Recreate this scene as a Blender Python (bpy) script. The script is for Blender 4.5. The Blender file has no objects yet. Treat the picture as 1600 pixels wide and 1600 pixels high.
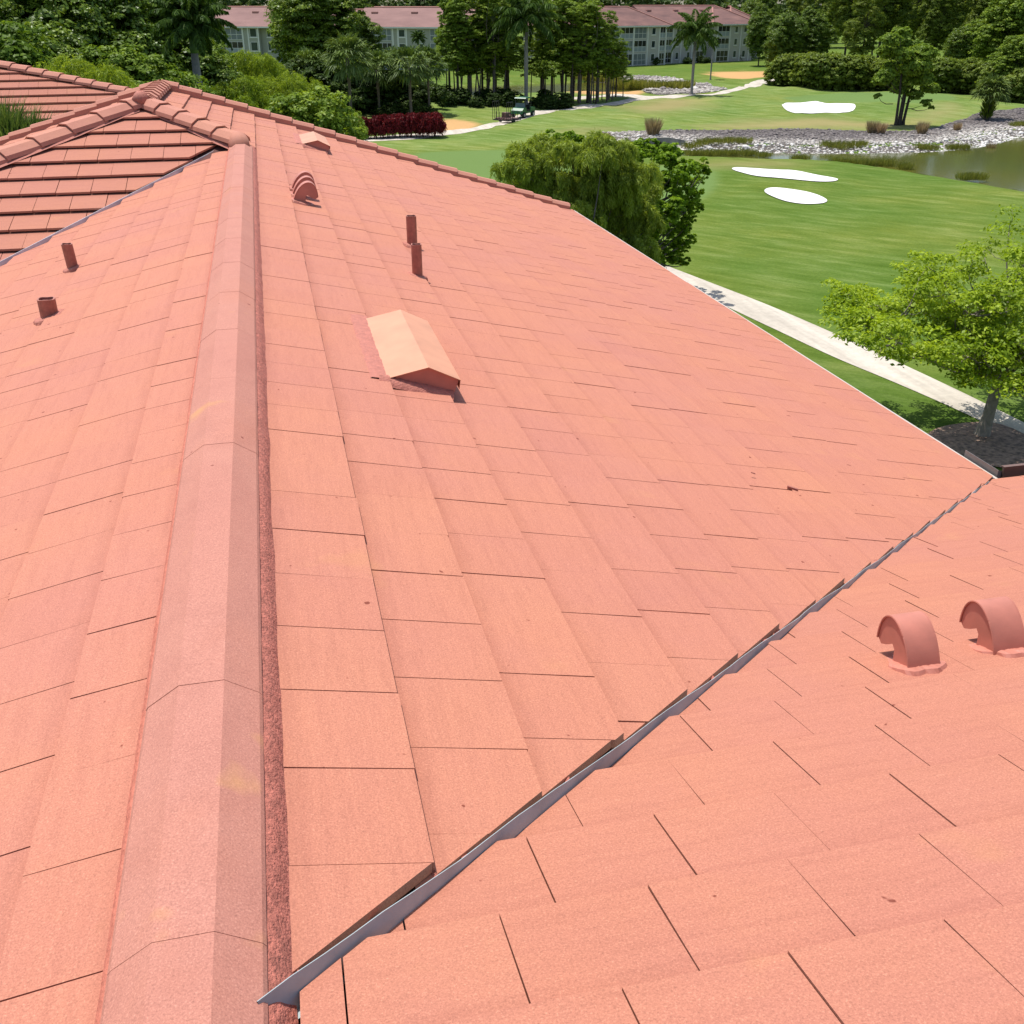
import bpy, bmesh, math, random
import numpy as np
from mathutils import Vector, Matrix
from mathutils import noise as mnoise
C = bpy.context.scene.collection
scn = bpy.context.scene
H = 12.5                                             # eye height over the lawn
# ---------------------------------------------------------------- camera
FPX, VX, VY = 1560.0, 391.0, 8.0
def _n(v):
    v = np.array(v, float); return v/np.linalg.norm(v)
_th = math.atan2(800-VY, FPX)
_u = np.array([0, math.cos(_th), math.sin(_th)])
_r = _n([VX-800, 800-VY, -FPX]); _r = _n(_r-_u*np.dot(_r, _u)); _h = np.cross(_r, _u)
cam_d = bpy.data.cameras.new('camera'); cam = bpy.data.objects.new('camera', cam_d); C.objects.link(cam)
cam_d.sensor_width = 36; cam_d.lens = 36*FPX/1600; cam_d.clip_end = 6000; cam_d.clip_start = .05
cam.matrix_world = Matrix(((_h[0], _h[1], _h[2], 0), (_r[0], _r[1], _r[2], 0), (_u[0], _u[1], _u[2], H), (0, 0, 0, 1)))
scn.camera = cam
def ray(x, y):
    d = np.array([x-800, 800-y, -FPX]); return np.array([d@_h, d@_r, d@_u])
def G(x, y, z=0.0):                                  # where a sight line meets the level z
    d = ray(x, y); d = d*(z-H)/d[2]; return (float(d[0]), float(d[1]))
def at(x, y, Y):                                     # a point at distance Y along a sight line
    d = ray(x, y); d = d*Y/d[1]; return Vector((float(d[0]), float(d[1]), float(d[2])+H))
# ---------------------------------------------------------------- light
SUN = Vector((-.17, .30, 1.0)).normalized()
world = bpy.data.worlds.new('World'); scn.world = world; world.use_nodes = True
wn = world.node_tree.nodes; wl = world.node_tree.links
bg = wn['Background']; sky = wn.new('ShaderNodeTexSky'); sky.sky_type = 'NISHITA'; sky.sun_disc = False
sky.sun_elevation = math.asin(SUN.z); sky.sun_rotation = math.atan2(SUN.x, SUN.y)
sky.air_density = 1.0; sky.dust_density = 1.6
wl.new(sky.outputs[0], bg.inputs[0]); bg.inputs[1].default_value = .145
sd = bpy.data.lights.new('sun', 'SUN'); sd.energy = 4.4; sd.angle = math.radians(.5); sd.color = (1, .965, .91)
so = bpy.data.objects.new('sun', sd); C.objects.link(so); so.location = (0, 0, 60)
so.rotation_euler = SUN.to_track_quat('Z', 'Y').to_euler()
scn.view_settings.view_transform = 'Standard'; scn.view_settings.look = 'None'
scn.view_settings.exposure = .25; scn.view_settings.gamma = 1
scn.cycles.max_bounces = 6; scn.cycles.transparent_max_bounces = 8
# ---------------------------------------------------------------- helpers
def tag(o, label=None, cat=None, group=None, kind=None):
    if label: o['label'] = label
    if cat: o['category'] = cat
    if group: o['group'] = group
    if kind: o['kind'] = kind
    return o
def empty(name, loc=(0, 0, 0), rz=0, **k):
    o = bpy.data.objects.new(name, None); C.objects.link(o); o.location = loc; o.rotation_euler = (0, 0, rz)
    o.empty_display_size = .3
    return tag(o, **k)
def link(name, me, parent=None, **k):
    o = bpy.data.objects.new(name, me); C.objects.link(o)
    if parent is not None: o.parent = parent
    return tag(o, **k)
def copy_tree(o, parent=None):
    c = o.copy(); C.objects.link(c)
    if parent is not None: c.parent = parent
    for ch in [x for x in C.objects if x.parent == o]: copy_tree(ch, c)
    return c
def place(o, loc, rz=0, s=1.0, sz=None, **k):
    o.location = loc; o.rotation_euler = (0, 0, rz); o.scale = (s, s, s if sz is None else sz)
    return tag(o, **k)
class MB:
    def __init__(s): s.v = []; s.f = []
    def add(s, V, F):
        b = len(s.v); s.v += [tuple(map(float, p)) for p in V]; s.f += [tuple(b+i for i in f) for f in F]
    def box(s, lo, hi, M=None):
        x0, y0, z0 = lo; x1, y1, z1 = hi
        V = [(x0,y0,z0),(x1,y0,z0),(x1,y1,z0),(x0,y1,z0),(x0,y0,z1),(x1,y0,z1),(x1,y1,z1),(x0,y1,z1)]
        if M is not None: V = [M @ Vector(p) for p in V]
        s.add(V, [(0,3,2,1),(4,5,6,7),(0,1,5,4),(1,2,6,5),(2,3,7,6),(3,0,4,7)])
    def tube(s, pts, rad, n=8, cap=True, M=None):
        P = [Vector(p) for p in pts]; rings = []
        base = len(s.v); V = []; F = []
        for i, p in enumerate(P):
            d = (P[min(i+1, len(P)-1)]-P[max(i-1, 0)])
            if d.length < 1e-9: d = Vector((0, 0, 1))
            d.normalize(); a = d.orthogonal().normalized() if abs(d.z) < .95 else Vector((1, 0, 0))
            a = (a-d*a.dot(d)).normalized(); b = d.cross(a); r = rad[i] if hasattr(rad, '__len__') else rad
            V += [p+a*(r*math.cos(2*math.pi*k/n))+b*(r*math.sin(2*math.pi*k/n)) for k in range(n)]
        for i in range(len(P)-1):
            for k in range(n):
                F.append((i*n+k, i*n+(k+1) % n, (i+1)*n+(k+1) % n, (i+1)*n+k))
        if cap: F.append(tuple(range(n-1, -1, -1))); F.append(tuple((len(P)-1)*n+k for k in range(n)))
        if M is not None: V = [M @ p for p in V]
        s.add(V, F)
    def prism(s, poly, f0, f1):                       # poly -> two rings through f0, f1
        n = len(poly); V = [f0(p) for p in poly]+[f1(p) for p in poly]
        s.add(V, [tuple(range(n-1, -1, -1)), tuple(range(n, 2*n))]+[(i, (i+1) % n, n+(i+1) % n, n+i) for i in range(n)])
    def build(s, name, mat, parent=None, smooth=False, **k):
        me = bpy.data.meshes.new(name); me.from_pydata(s.v, [], s.f); me.update()
        me.materials.append(mat)
        if smooth: me.polygons.foreach_set('use_smooth', [True]*len(me.polygons))
        return link(name, me, parent, **k)
def npmesh(name, V, n, mat, attr=None, smooth=False):  # V: (faces*n, 3), n corners per face
    V = np.asarray(V, dtype=np.float32).reshape(-1, 3); nf = len(V)//n
    me = bpy.data.meshes.new(name)
    me.vertices.add(len(V)); me.vertices.foreach_set('co', V.ravel())
    me.loops.add(nf*n); me.loops.foreach_set('vertex_index', np.arange(nf*n, dtype=np.int32))
    me.polygons.add(nf); me.polygons.foreach_set('loop_start', np.arange(0, nf*n, n, dtype=np.int32))
    try: me.polygons.foreach_set('loop_total', np.full(nf, n, dtype=np.int32))
    except Exception: pass
    if attr is not None:
        a = me.attributes.new('rnd', 'FLOAT', 'FACE'); a.data.foreach_set('value', np.asarray(attr, dtype=np.float32))
    me.update(calc_edges=True); me.materials.append(mat)
    return me
# ---------------------------------------------------------------- materials
def mat(name):
    m = bpy.data.materials.new(name); m.use_nodes = True; nt = m.node_tree
    return m, nt, nt.nodes['Principled BSDF']
def nd(nt, t, **k):
    n = nt.nodes.new(t)
    for a, v in k.items():
        if a.startswith('i_'): n.inputs[a[2:].replace('_', ' ')].default_value = v
        else: setattr(n, a, v)
    return n
def lk(nt, a, b): nt.links.new(a, b)
def noise_n(nt, vec, scale, detail=3, rough=.55):
    n = nd(nt, 'ShaderNodeTexNoise'); n.inputs['Scale'].default_value = scale; n.inputs['Detail'].default_value = detail
    n.inputs['Roughness'].default_value = rough; lk(nt, vec, n.inputs['Vector']); return n
def ramp(nt, fac, stops):
    r = nd(nt, 'ShaderNodeValToRGB'); e = r.color_ramp.elements
    while len(e) < len(stops): e.new(.5)
    for el, (p, c) in zip(e, stops):
        el.position = p; el.color = (*c, 1) if len(c) == 3 else c
    lk(nt, fac, r.inputs[0]); return r
def mix(nt, fac, a, b, blend='MIX'):
    m = nd(nt, 'ShaderNodeMix', data_type='RGBA', blend_type=blend)
    for s, v in ((0, fac), (6, a), (7, b)):
        if hasattr(v, 'is_linked') or hasattr(v, 'links'): lk(nt, v, m.inputs[s])
        elif isinstance(v, (int, float)): m.inputs[s].default_value = v
        else: m.inputs[s].default_value = (*v, 1)
    return m.outputs[2]
def plain(name, col, rough=.6, metal=0, var=.12, scale=6, bump=0, bscale=80):
    m, nt, b = mat(name); tc = nd(nt, 'ShaderNodeTexCoord'); n = noise_n(nt, tc.outputs['Object'], scale, 4)
    r = ramp(nt, n.outputs[0], [(.3, tuple(c*(1-var) for c in col)), (.7, tuple(min(1, c*(1+var)) for c in col))])
    lk(nt, r.outputs[0], b.inputs['Base Color']); b.inputs['Roughness'].default_value = rough; b.inputs['Metallic'].default_value = metal
    if bump:
        n2 = noise_n(nt, tc.outputs['Object'], bscale, 4); bp = nd(nt, 'ShaderNodeBump'); bp.inputs['Strength'].default_value = bump
        bp.inputs['Distance'].default_value = .01
        lk(nt, n2.outputs[0], bp.inputs['Height']); lk(nt, bp.outputs[0], b.inputs['Normal'])
    return m
def paint(name, colA, colB, colC, streak=(1, 1, 1), yellow=0.0, edge=0.0, spk=.45, head_dark=.68):
    """painted concrete tile: broad patches, brushed streaks, sand grain, a few stains"""
    m, nt, b = mat(name); tc = nd(nt, 'ShaderNodeTexCoord'); P = tc.outputs['Object']
    big = noise_n(nt, P, .9, 5, .6)
    c = ramp(nt, big.outputs[0], [(.30, colA), (.52, colB), (.72, colC)]).outputs[0]
    at_ = nd(nt, 'ShaderNodeAttribute', attribute_name='rnd'); at_.attribute_type = 'GEOMETRY'
    tr = ramp(nt, at_.outputs['Fac'], [(0, (.975, .965, .965)), (.5, (1, 1, 1)), (1, (1.0, 1.01, 1.0))])
    c = mix(nt, 1.0, c, tr.outputs[0], 'MULTIPLY')
    mp = nd(nt, 'ShaderNodeMapping'); mp.inputs['Scale'].default_value = streak; lk(nt, P, mp.inputs[0])
    st = noise_n(nt, mp.outputs[0], 5, 5, .65)
    sr = ramp(nt, st.outputs[0], [(.33, (.90, .875, .88)), (.5, (1, 1, 1)), (.7, (1.04, 1.05, 1.03))])
    c = mix(nt, .55, c, sr.outputs[0], 'MULTIPLY')
    g = noise_n(nt, P, 210, 3, .85)
    gr = ramp(nt, g.outputs[0], [(.30, (1-spk*.75,)*3), (.45, (1-spk*.15,)*3), (.58, (1.06,)*3), (.72, (1+spk*.8, 1+spk*1.4, 1+spk*1.4))])
    c = mix(nt, 1.0, c, gr.outputs[0], 'MULTIPLY')
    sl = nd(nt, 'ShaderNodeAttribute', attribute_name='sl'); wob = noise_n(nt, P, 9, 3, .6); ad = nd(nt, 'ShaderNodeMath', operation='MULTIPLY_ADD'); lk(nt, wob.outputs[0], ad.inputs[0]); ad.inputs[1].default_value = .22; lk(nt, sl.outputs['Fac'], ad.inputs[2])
    sr2 = ramp(nt, ad.outputs[0], [(.08, (.80, .76, .77)), (.17, (.86, .84, .85)), (.34, (1, 1, 1)), (1.0, (1.02, 1.02, 1.0))]); c = mix(nt, head_dark, c, mix(nt, 1.0, c, sr2.outputs[0], 'MULTIPLY'))  # tile colour darkens towards the head of each course
    if yellow:
        y = noise_n(nt, P, 3.2, 3, .5); yr = ramp(nt, y.outputs[0], [(.655, (0, 0, 0)), (.76, (yellow,)*3)])
        c = mix(nt, yr.outputs[0], c, (.62, .34, .10))
    dk = noise_n(nt, P, 21, 2, .4); dr = ramp(nt, dk.outputs[0], [(.765, (1, 1, 1)), (.79, (.45, .3, .28))])
    c = mix(nt, 1.0, c, dr.outputs[0], 'MULTIPLY')
    lk(nt, c, b.inputs['Base Color']); b.inputs['Roughness'].default_value = .82; b.inputs['Specular IOR Level'].default_value = .25
    bp = nd(nt, 'ShaderNodeBump'); bp.inputs['Strength'].default_value = .35; bp.inputs['Distance'].default_value = .0015
    lk(nt, g.outputs[0], bp.inputs['Height']); b2 = nd(nt, 'ShaderNodeBump'); b2.inputs['Strength'].default_value = .25; b2.inputs['Distance'].default_value = .012
    lk(nt, st.outputs[0], b2.inputs['Height']); lk(nt, bp.outputs[0], b2.inputs['Normal']); lk(nt, b2.outputs[0], b.inputs['Normal'])
    return m
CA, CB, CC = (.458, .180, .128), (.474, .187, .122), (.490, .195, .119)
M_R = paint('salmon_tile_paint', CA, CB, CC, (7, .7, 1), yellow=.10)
M_R2 = paint('salmon_tile_paint_across_shaded', *[tuple(v*.92 for v in c_) for c_ in (CA, CB, CC)], (.7, 7, 1), yellow=.10)  # same paint, streaks turned, slope shading darkened into the colour
M_CAP = paint('cap_tile_paint', (.445, .185, .138), (.455, .197, .146), (.455, .182, .124), (1.4, 1.0, 1.4), yellow=.5, spk=.45, head_dark=0)
M_CAP2 = paint('hip_cap_paint', (.47, .197, .142), (.49, .21, .147), (.50, .22, .142), (1, 1, 1), yellow=.1, head_dark=0)
M_MORT = plain('red_mortar', (.42, .135, .095), .9, var=.30, scale=45, bump=1.0, bscale=120)
M_SEAL = plain('red_sealant', (.44, .155, .11), .8, var=.15, scale=30, bump=.8, bscale=90)
M_DECK = plain('roof_underlay', (.10, .035, .028), .9)
M_VENT = plain('vent_paint', (.47, .172, .12), .55, var=.13, scale=9, bump=.04, bscale=60)
M_VENTO = plain('vent_hood_orange_paint', (.60, .27, .15), .45, var=.10, scale=5)
M_PIPE = plain('pipe_paint', (.36, .125, .085), .6, var=.2, scale=25)
M_DARK = plain('dark_inside', (.02, .012, .01), .9)
M_METAL = plain('galvanised_metal', (.36, .43, .44), .5, .1, var=.15, scale=9)
M_DRIP = plain('white_drip_edge', (.50, .44, .38), .5, var=.04)
M_GUT = plain('brown_gutter', (.17, .10, .075), .5, .1, var=.12)
M_GUARD = plain('grey_splash_guard', (.21, .20, .19), .5, .3, var=.1)
M_WALL = plain('cream_stucco', (.55, .50, .42), .9, var=.05, bump=.3)
# ---------------------------------------------------------------- own building: roof
ZR = H-1.604                                         # apex of the lower ridge
RX = -.30
T = .319
plR = (ZR+T*RX, -T, 0.0)                             # z = a + b x + c y
plL = (ZR-T*RX, T, 0.0)
plC = (H-1.193, 0.0, -.36)
YA, XA = 15.35, -1.55                                # apex of the upper block
zA = plR[0]+plR[1]*XA
TF = .31
plF = (zA-TF*YA, 0.0, TF)
plL2 = (zA-T*XA, T, 0.0)
YE = 18.5
def pz(pl, x, y): return pl[0]+pl[1]*x+pl[2]*y
house = empty('apartment_block', (0, 0, 0), label='foreground building under a broad salmon painted tile roof with pipes and vents', cat='building')
def clip(poly, planes):
    for (a, b, c) in planes:                         # keep a*x+b*y <= c
        out = []
        for i in range(len(poly)):
            p, q = poly[i], poly[(i+1) % len(poly)]
            dp = a*p[0]+b*p[1]-c; dq = a*q[0]+b*q[1]-c
            if dp <= 0: out.append(p)
            if (dp < 0 < dq) or (dq < 0 < dp):
                t = dp/(dp-dq); out.append((p[0]+(q[0]-p[0])*t, p[1]+(q[1]-p[1])*t))
        poly = out
        if len(poly) < 3: return []
    return poly
def half(p, q, keep):                                # half plane through p, q that keeps the point
    a, b = q[1]-p[1], -(q[0]-p[0]); c = a*p[0]+b*p[1]
    if a*keep[0]+b*keep[1] > c: a, b, c = -a, -b, -c
    return (a, b, c)
def tiles(name, pl, axis, sgn, starts, span, w, phase, planes, m, seed, step=.034, thick=.030, gap=(.0, .0052), pg=.45, label=None, clipjit=0):
    """rows of flat tiles; axis: downslope axis (0 x, 1 y), sgn its sign, starts: row edges downslope order"""
    rg = random.Random(seed); mb = MB(); rnd = []; slv = []
    for i in range(len(starts)-1):
        s0, s1 = starts[i], starts[i+1]
        if sgn < 0: pass
        ph = phase(i); u = span[0]-w+ph*w
        row_l = rg.uniform(-.0015, .0015)
        while u < span[1]:
            r = rg.random(); g = gap[1]*rg.uniform(.6, 1.15) if r < pg else (gap[1]*.66 if r < pg+.45 else .0008)
            lift = row_l+rg.uniform(-.0018, .0018); sk = rg.uniform(-.0012, .0012)
            ua, ub = u+g/2, u+w-g/2
            e1 = s1+rg.uniform(-.003, .003); e0 = s0-sgn*.05
            q = [(e0, ua+sk), (e1, ua-sk), (e1, ub-sk), (e0, ub+sk)]
            poly = q if axis == 0 else [(y, x) for x, y in q]
            if axis == 1: poly = poly[::-1]
            if sgn < 0: poly = poly[::-1]
            pls = planes
            if clipjit: pls = [(a, b, c-(rg.uniform(0, clipjit)*math.hypot(a, b) if k == 0 else 0)) for k, (a, b, c) in enumerate(planes)]
            poly = clip(poly, pls)
            if poly:
                def top(p):
                    s = (p[axis]-s0)/(s1-s0)
                    return pz(pl, p[0], p[1])+.004+lift+step*s
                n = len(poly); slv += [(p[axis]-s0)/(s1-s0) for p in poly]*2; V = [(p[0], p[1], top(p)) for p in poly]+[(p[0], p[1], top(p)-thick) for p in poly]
                F = [tuple(range(n))]+[((i_+1) % n, i_, n+i_, n+(i_+1) % n) for i_ in range(n)]
                mb.add(V, F); rnd += [rg.random()]*len(F)
            u += w
    me = bpy.data.meshes.new(name); me.from_pydata(mb.v, [], mb.f); me.update(); me.materials.append(m)
    a = me.attributes.new('rnd', 'FLOAT', 'FACE'); a.data.foreach_set('value', rnd)
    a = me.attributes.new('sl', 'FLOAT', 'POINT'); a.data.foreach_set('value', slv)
    o = link(name, me, house)
    if label: o['label'] = label
    return o
V0, V1 = (-.124, 1.30), (5.33, 6.13)                 # valley in plan
vd = Vector((V1[0]-V0[0], V1[1]-V0[1])).normalized(); vn = Vector((-vd.y, vd.x))   # points to R side
def off(p, d): return (p[0]+vn.x*d, p[1]+vn.y*d)
hR = half(off(V0, .036), off(V1, .010), (0, 10))
hC = half(off(V0, -.004), off(V1, -.004), (5, 0))
# right slope: lower part, then the strip above the lower ridge level
stR = [-.12]+[.205+.329*i for i in range(17)]
stR = [x for x in stR if x < 5.3]+[5.47]
ljR = [half((RX+.02, 13.8), (XA+.1, YA), (3, 15))]
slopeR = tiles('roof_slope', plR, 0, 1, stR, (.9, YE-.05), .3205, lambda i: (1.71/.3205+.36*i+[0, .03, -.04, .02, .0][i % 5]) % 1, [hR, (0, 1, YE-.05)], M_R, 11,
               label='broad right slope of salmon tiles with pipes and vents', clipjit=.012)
stU = [-.12-.329*i for i in range(5, -1, -1)]
tiles('roof_slope', plR, 0, 1, stU, (13.2, YE-.05), .3205, lambda i: (.36*i+.2) % 1, [half((-.42, 14.0), (XA, YA+.05), (3, 15)), (-1, 0, -XA-.06), (0, 1, YE-.05), (0, -1, -13.9)], M_R, 12)
# left slope
stL = [-.455, -.673]+[-.673-.329*i for i in range(1, 17)]
vF0 = (-.42, 14.17)
def valF(x): return ((plL[0]+plL[1]*x)-plF[0])/TF
vFa, vFb = (-.40, 14.32), (-3.9, 9.62)             # far valley in plan
dF = plL[0]+plL[1]*vFa[0]
hL = half((vFa[0]-.02, vFa[1]-.03), (vFb[0], vFb[1]-.03), (-1, 5))
slopeL = tiles('roof_slope', plL, 0, -1, stL, (-3.5, 15), .3205, lambda i: (1.748/.3205+.36*i+[0, .05, -.03][i % 3]) % 1, [hL], M_R, 13,
               label='left slope of salmon tiles beside the near ridge')
# wing slope that falls away from the camera
stC = [1.43+.2995*i for i in range(-8, 16)]; stC = [y for y in stC if y < 6.0]+[6.17]
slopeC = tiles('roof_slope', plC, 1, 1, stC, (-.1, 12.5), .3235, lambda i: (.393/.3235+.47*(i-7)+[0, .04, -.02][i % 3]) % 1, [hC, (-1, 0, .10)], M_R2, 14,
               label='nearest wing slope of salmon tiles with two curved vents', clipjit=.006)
# hip face that looks at the camera (upper block)
hs = [(YA-.10-.40*i) for i in range(0, 20)]
hipr = half((XA+.12, YA-.12), (-.30+.0, 13.85), (-1.6, 10))
hipl = half((XA-.14, YA-.12), (XA-5.14, YA-5.12), (-1.6, 10))
vkeep = half((vFa[0], vFa[1]+.05), (vFb[0], vFb[1]+.05), (-1.6, 15))
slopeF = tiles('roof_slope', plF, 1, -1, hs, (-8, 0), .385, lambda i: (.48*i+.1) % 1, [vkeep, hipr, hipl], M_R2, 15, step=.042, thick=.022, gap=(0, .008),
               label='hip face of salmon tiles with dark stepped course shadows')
# left slope of the upper block, mostly out of sight
tiles('roof_slope', plL2, 0, -1, [XA-.12-.329*i for i in range(16)], (9, YE-.05), .3205, lambda i: .36*i % 1,
      [half((XA-.10, YA), (XA-5.1, YA-5), (-3, 17)), (0, 1, YE-.05)], M_R, 16)
# deck under the tiles (closed against the sky)
mb = MB()
def deck(poly, pl):
    n = len(poly); mb.add([(x, y, pz(pl, x, y)-.032) for x, y in poly], [tuple(range(n))])
deck([(RX, 1.1), (-.05, 1.37), (5.25, 6.07), (5.25, YE-.1), (XA, YE-.1), (XA, YA), (RX, 13.9)], plR)
deck([(RX, -3.5), (RX, 14.3), (-6.0, 6.5), (-6.0, -3.5)], plL)
deck([(-.2, -1), (12, -1), (12, 6.1), (5.4, 6.1), (5.25, 6.02), (-.2, 1.25)], plC)
deck([(XA, YA), (-6.5, YA-5), (-6.5, 7), (-.35, 14)], plF)
deck([(XA, YA), (XA, YE-.1), (-6.5, YE-.1), (-6.5, YA-5)], plL2)
mb.build('roof_deck', M_DECK, house)
# caps ------------------------------------------------------------------
PROF = [(-.145, -.028), (-.125, .002), (-.052, .052), (.052, .052), (.125, .002), (.145, -.028)]
def caps(name, p0, p1, L, mt, rise=.014, sc=1.0, jit=.002, seed=1, label=None, prof=PROF, skin=.018):
    """overlapping ridge tiles laid from p0 (low / near) towards p1"""
    rg = random.Random(seed); p0 = Vector(p0); p1 = Vector(p1); D = p1-p0; n = max(1, int(D.length/L)); d = D.normalized()
    side = d.cross(Vector((0, 0, 1))).normalized(); up = side.cross(d); m_ = MB(); rn = []
    for i in range(n+1):
        a = p0+d*(i*L); b = a+d*(L+.05)
        if (b-p0).length > D.length: b = p1.copy()
        if (b-a).length < .03: continue
        j = rg.uniform(-jit, jit); jr = rg.uniform(-jit, jit); k = len(prof)
        def pt(c, q, e, s_): return c+side*(q[0]*sc*s_+jr)+up*(q[1]*sc+e+j)
        V = [pt(a, q, rise, 1+.03*(skin > .01)) for q in prof]+[pt(b, q, 0, 1-.03*(skin > .01)) for q in prof]+[pt(a, (q[0]*(1-skin*3), q[1]-skin), rise, 1+.03*(skin > .01)) for q in prof]
        F = [(t, t+1, k+t+1, k+t) for t in range(k-1)]+[(t+1, t, 2*k+t, 2*k+t+1) for t in range(k-1)]
        m_.add(V, F); rn += [rg.random()]*len(F)
    me = bpy.data.meshes.new(name); me.from_pydata(m_.v, [], m_.f); me.update(); me.materials.append(mt)
    a_ = me.attributes.new('rnd', 'FLOAT', 'FACE'); a_.data.foreach_set('value', rn)
    o = link(name, me, house)
    if label: o['label'] = label
    return o
def mortar(name, pts, widths, mt, seed=1, amp=.006, step=.03):
    """a lumpy strip; pts: list of rows (top point, bottom point) start & end"""
    (a0, b0), (a1, b1) = pts; a0, b0, a1, b1 = map(Vector, (a0, b0, a1, b1)); n = int((a1-a0).length/step)+1; m_ = MB(); K = 5
    V = []
    out = ((b0-a0).normalized().cross((a1-a0).normalized()))
    if out.z < 0: out = -out
    for i in range(n+1):
        t = i/n
        for k in range(K+1):
            s = k/K; p = a0.lerp(a1, t).lerp(b0.lerp(b1, t), s)
            q = mnoise.noise(p*9+Vector((seed, 0, 0)))*1.0+mnoise.noise(p*33)*.7
            p = p+out*(amp*q+.012*math.sin(math.pi*s))
            if k == K: p = b0.lerp(b1, t)+(b0-a0).normalized()*(widths*(.5+mnoise.noise(p*4.0)))
            V.append(p)
    F = [(i*(K+1)+k, i*(K+1)+k+1, (i+1)*(K+1)+k+1, (i+1)*(K+1)+k) for i in range(n) for k in range(K)]
    m_.add(V, F); return m_.build(name, mt, house, smooth=True)
caps('ridge_cap', (RX, -1.0, ZR+.012), (RX, 13.75, ZR+.012), .80, M_CAP, rise=.0010, jit=.0006, skin=.003, seed=3,
     label='long near ridge of grey pink angled cap tiles', prof=[(-.145, -.014), (-.138, -.004), (-.056, .05), (.056, .05), (.138, -.004), (.145, -.014)])
mortar('ridge_mortar', [((RX+.120, -.5, ZR+.004), (RX+.186, -.5, pz(plR, RX+.186, 0)+.004)), ((RX+.120, 13.9, ZR+.004), (RX+.186, 13.9, pz(plR, RX+.186, 0)+.004))], .014, M_MORT, amp=.005)['label'] = 'rough dark red mortar along the right side of the near ridge'
mortar('ridge_mortar', [((RX-.128, -.5, ZR-.020), (RX-.162, -.5, pz(plL, RX-.168, 0)+.006)), ((RX-.128, 13.9, ZR-.020), (RX-.168, 13.9, pz(plL, RX-.168, 0)+.006))], .010, plain('orange_red_mortar', (.50, .155, .10), .85, var=.15, scale=40, bump=.7), amp=.004, seed=5)
PR2 = [(-.168, -.065), (-.155, -.018), (-.065, .042), (.065, .042), (.155, -.018), (.168, -.065)]
zJ = pz(plR, -.34, 14.1)
caps('hip_cap', (-.30, 13.95, zJ+.06), (XA, YA, zA+.065), .37, M_CAP2, rise=.03, seed=4, prof=PR2, label='short right hip of stepped cap tiles under the peak')
xl = XA-5.4; caps('hip_cap', (xl, YA-5.4, pz(plF, 0, YA-5.4)+.07), (XA, YA, zA+.07), .50, M_CAP2, rise=.035, seed=5, prof=PR2, sc=1.05, label='left hip of stepped cap tiles running down from the peak')
caps('ridge_cap', (XA, YA-.1, zA+.07), (XA, YE, zA+.07), .37, M_CAP2, rise=.02, seed=6, prof=PR2, label='short top ridge of cap tiles at the peak')
PR3 = [(-.13, -.13), (-.12, .0), (-.06, .045), (.06, .045), (.12, .0), (.13, -.13)]
zE = pz(plR, 5.42, YE)
caps('rake_cap', (5.40, YE, zE+.06), (XA, YE, zA+.08), .37, M_CAP2, rise=.03, seed=7, prof=PR3, label='far edge of the right slope trimmed with stepped cap tiles')
caps('rake_cap', (-7.5, YE, pz(plL2, -7.5, 0)+.06), (XA, YE, zA+.08), .37, M_CAP2, rise=.03, seed=8, prof=PR3, label='cap tiles along the far left edge of the peak')
# mortar under the hips on the camera side
def hm(a, b, w=.17, dz=-.02, mt=M_SEAL):
    a, b = Vector(a), Vector(b)
    mortar('hip_mortar', [(a, a+Vector((0, -w, dz))), (b, b+Vector((0, -w, dz)))], .02, mt, amp=.006, step=.08)
mb = MB(); mb.tube([(-.30, 13.6, zJ-.02), (-.33, 13.98, zJ+.02), (-.42, 14.12, zJ+.05)], [.12, .14, .11], 12); mb.build('mortar_plug', M_CAP2, house, smooth=True)
a = Vector((-.36, 13.86, pz(plF, 0, 13.9)+.06)); b = Vector((XA+.02, YA-.10, zA+.02)); hm(a, b, .14, -.07)
a = Vector((xl+.05, YA-5.5, pz(plF, 0, YA-5.4)+.05)); hm(a, b+Vector((-.05, 0, 0)), .20, -.07)
mb = MB(); mb.tube([(XA-.05, YA-.20, zA+.02), (XA, YA-.10, zA+.10), (XA, YA+.02, zA+.13)], [.10, .10, .05], 10); mb.build('mortar_plug', M_SEAL, house, smooth=True)
# valley metal -----------------------------------------------------------
def zV(t): p = (V0[0]+(V1[0]-V0[0])*t, V0[1]+(V1[1]-V0[1])*t); return pz(plC, *p)
mb = MB(); N = 90; V = []; rg = random.Random(2)
for i in range(N+1):
    t = -.008+1.012*i/N; bx = V0[0]+(V1[0]-V0[0])*t; by = V0[1]+(V1[1]-V0[1])*t; z = zV(t)-.006
    hgt = .064*(1-.52*t)+rg.uniform(-.003, .003)
    lean = .004*math.sin(i*.7)
    for d, dz in ((.018, -.02), (.018, -.004), (.007+lean, hgt), (.0045+lean, hgt+.001), (-.010, -.004), (-.03, .0)):
        V.append((bx+vn.x*d, by+vn.y*d, z+dz))
mb.add(V, [(i*6+k, i*6+k+1, (i+1)*6+k+1, (i+1)*6+k) for i in range(N) for k in range(5)])
valley = mb.build('valley_flashing', M_METAL, house, label='grey metal valley strip between the right slope and the wing')
mb = MB(); V = []; N = 40                                # far valley
fd = Vector((vFb[0]-vFa[0], vFb[1]-vFa[1])).normalized(); fn = Vector((-fd.y, fd.x))
if fn.y < 0: fn = -fn
for i in range(N+1):
    t = i/N; bx = vFa[0]+(vFb[0]-vFa[0])*t; by = vFa[1]+(vFb[1]-vFa[1])*t; z = pz(plL, bx, by)
    for d, dz in ((.10, .0), (.012, .0), (.004, .055), (-.002, .055), (-.012, 0)): V.append((bx+fn.x*d, by+fn.y*d, z+dz))
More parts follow.
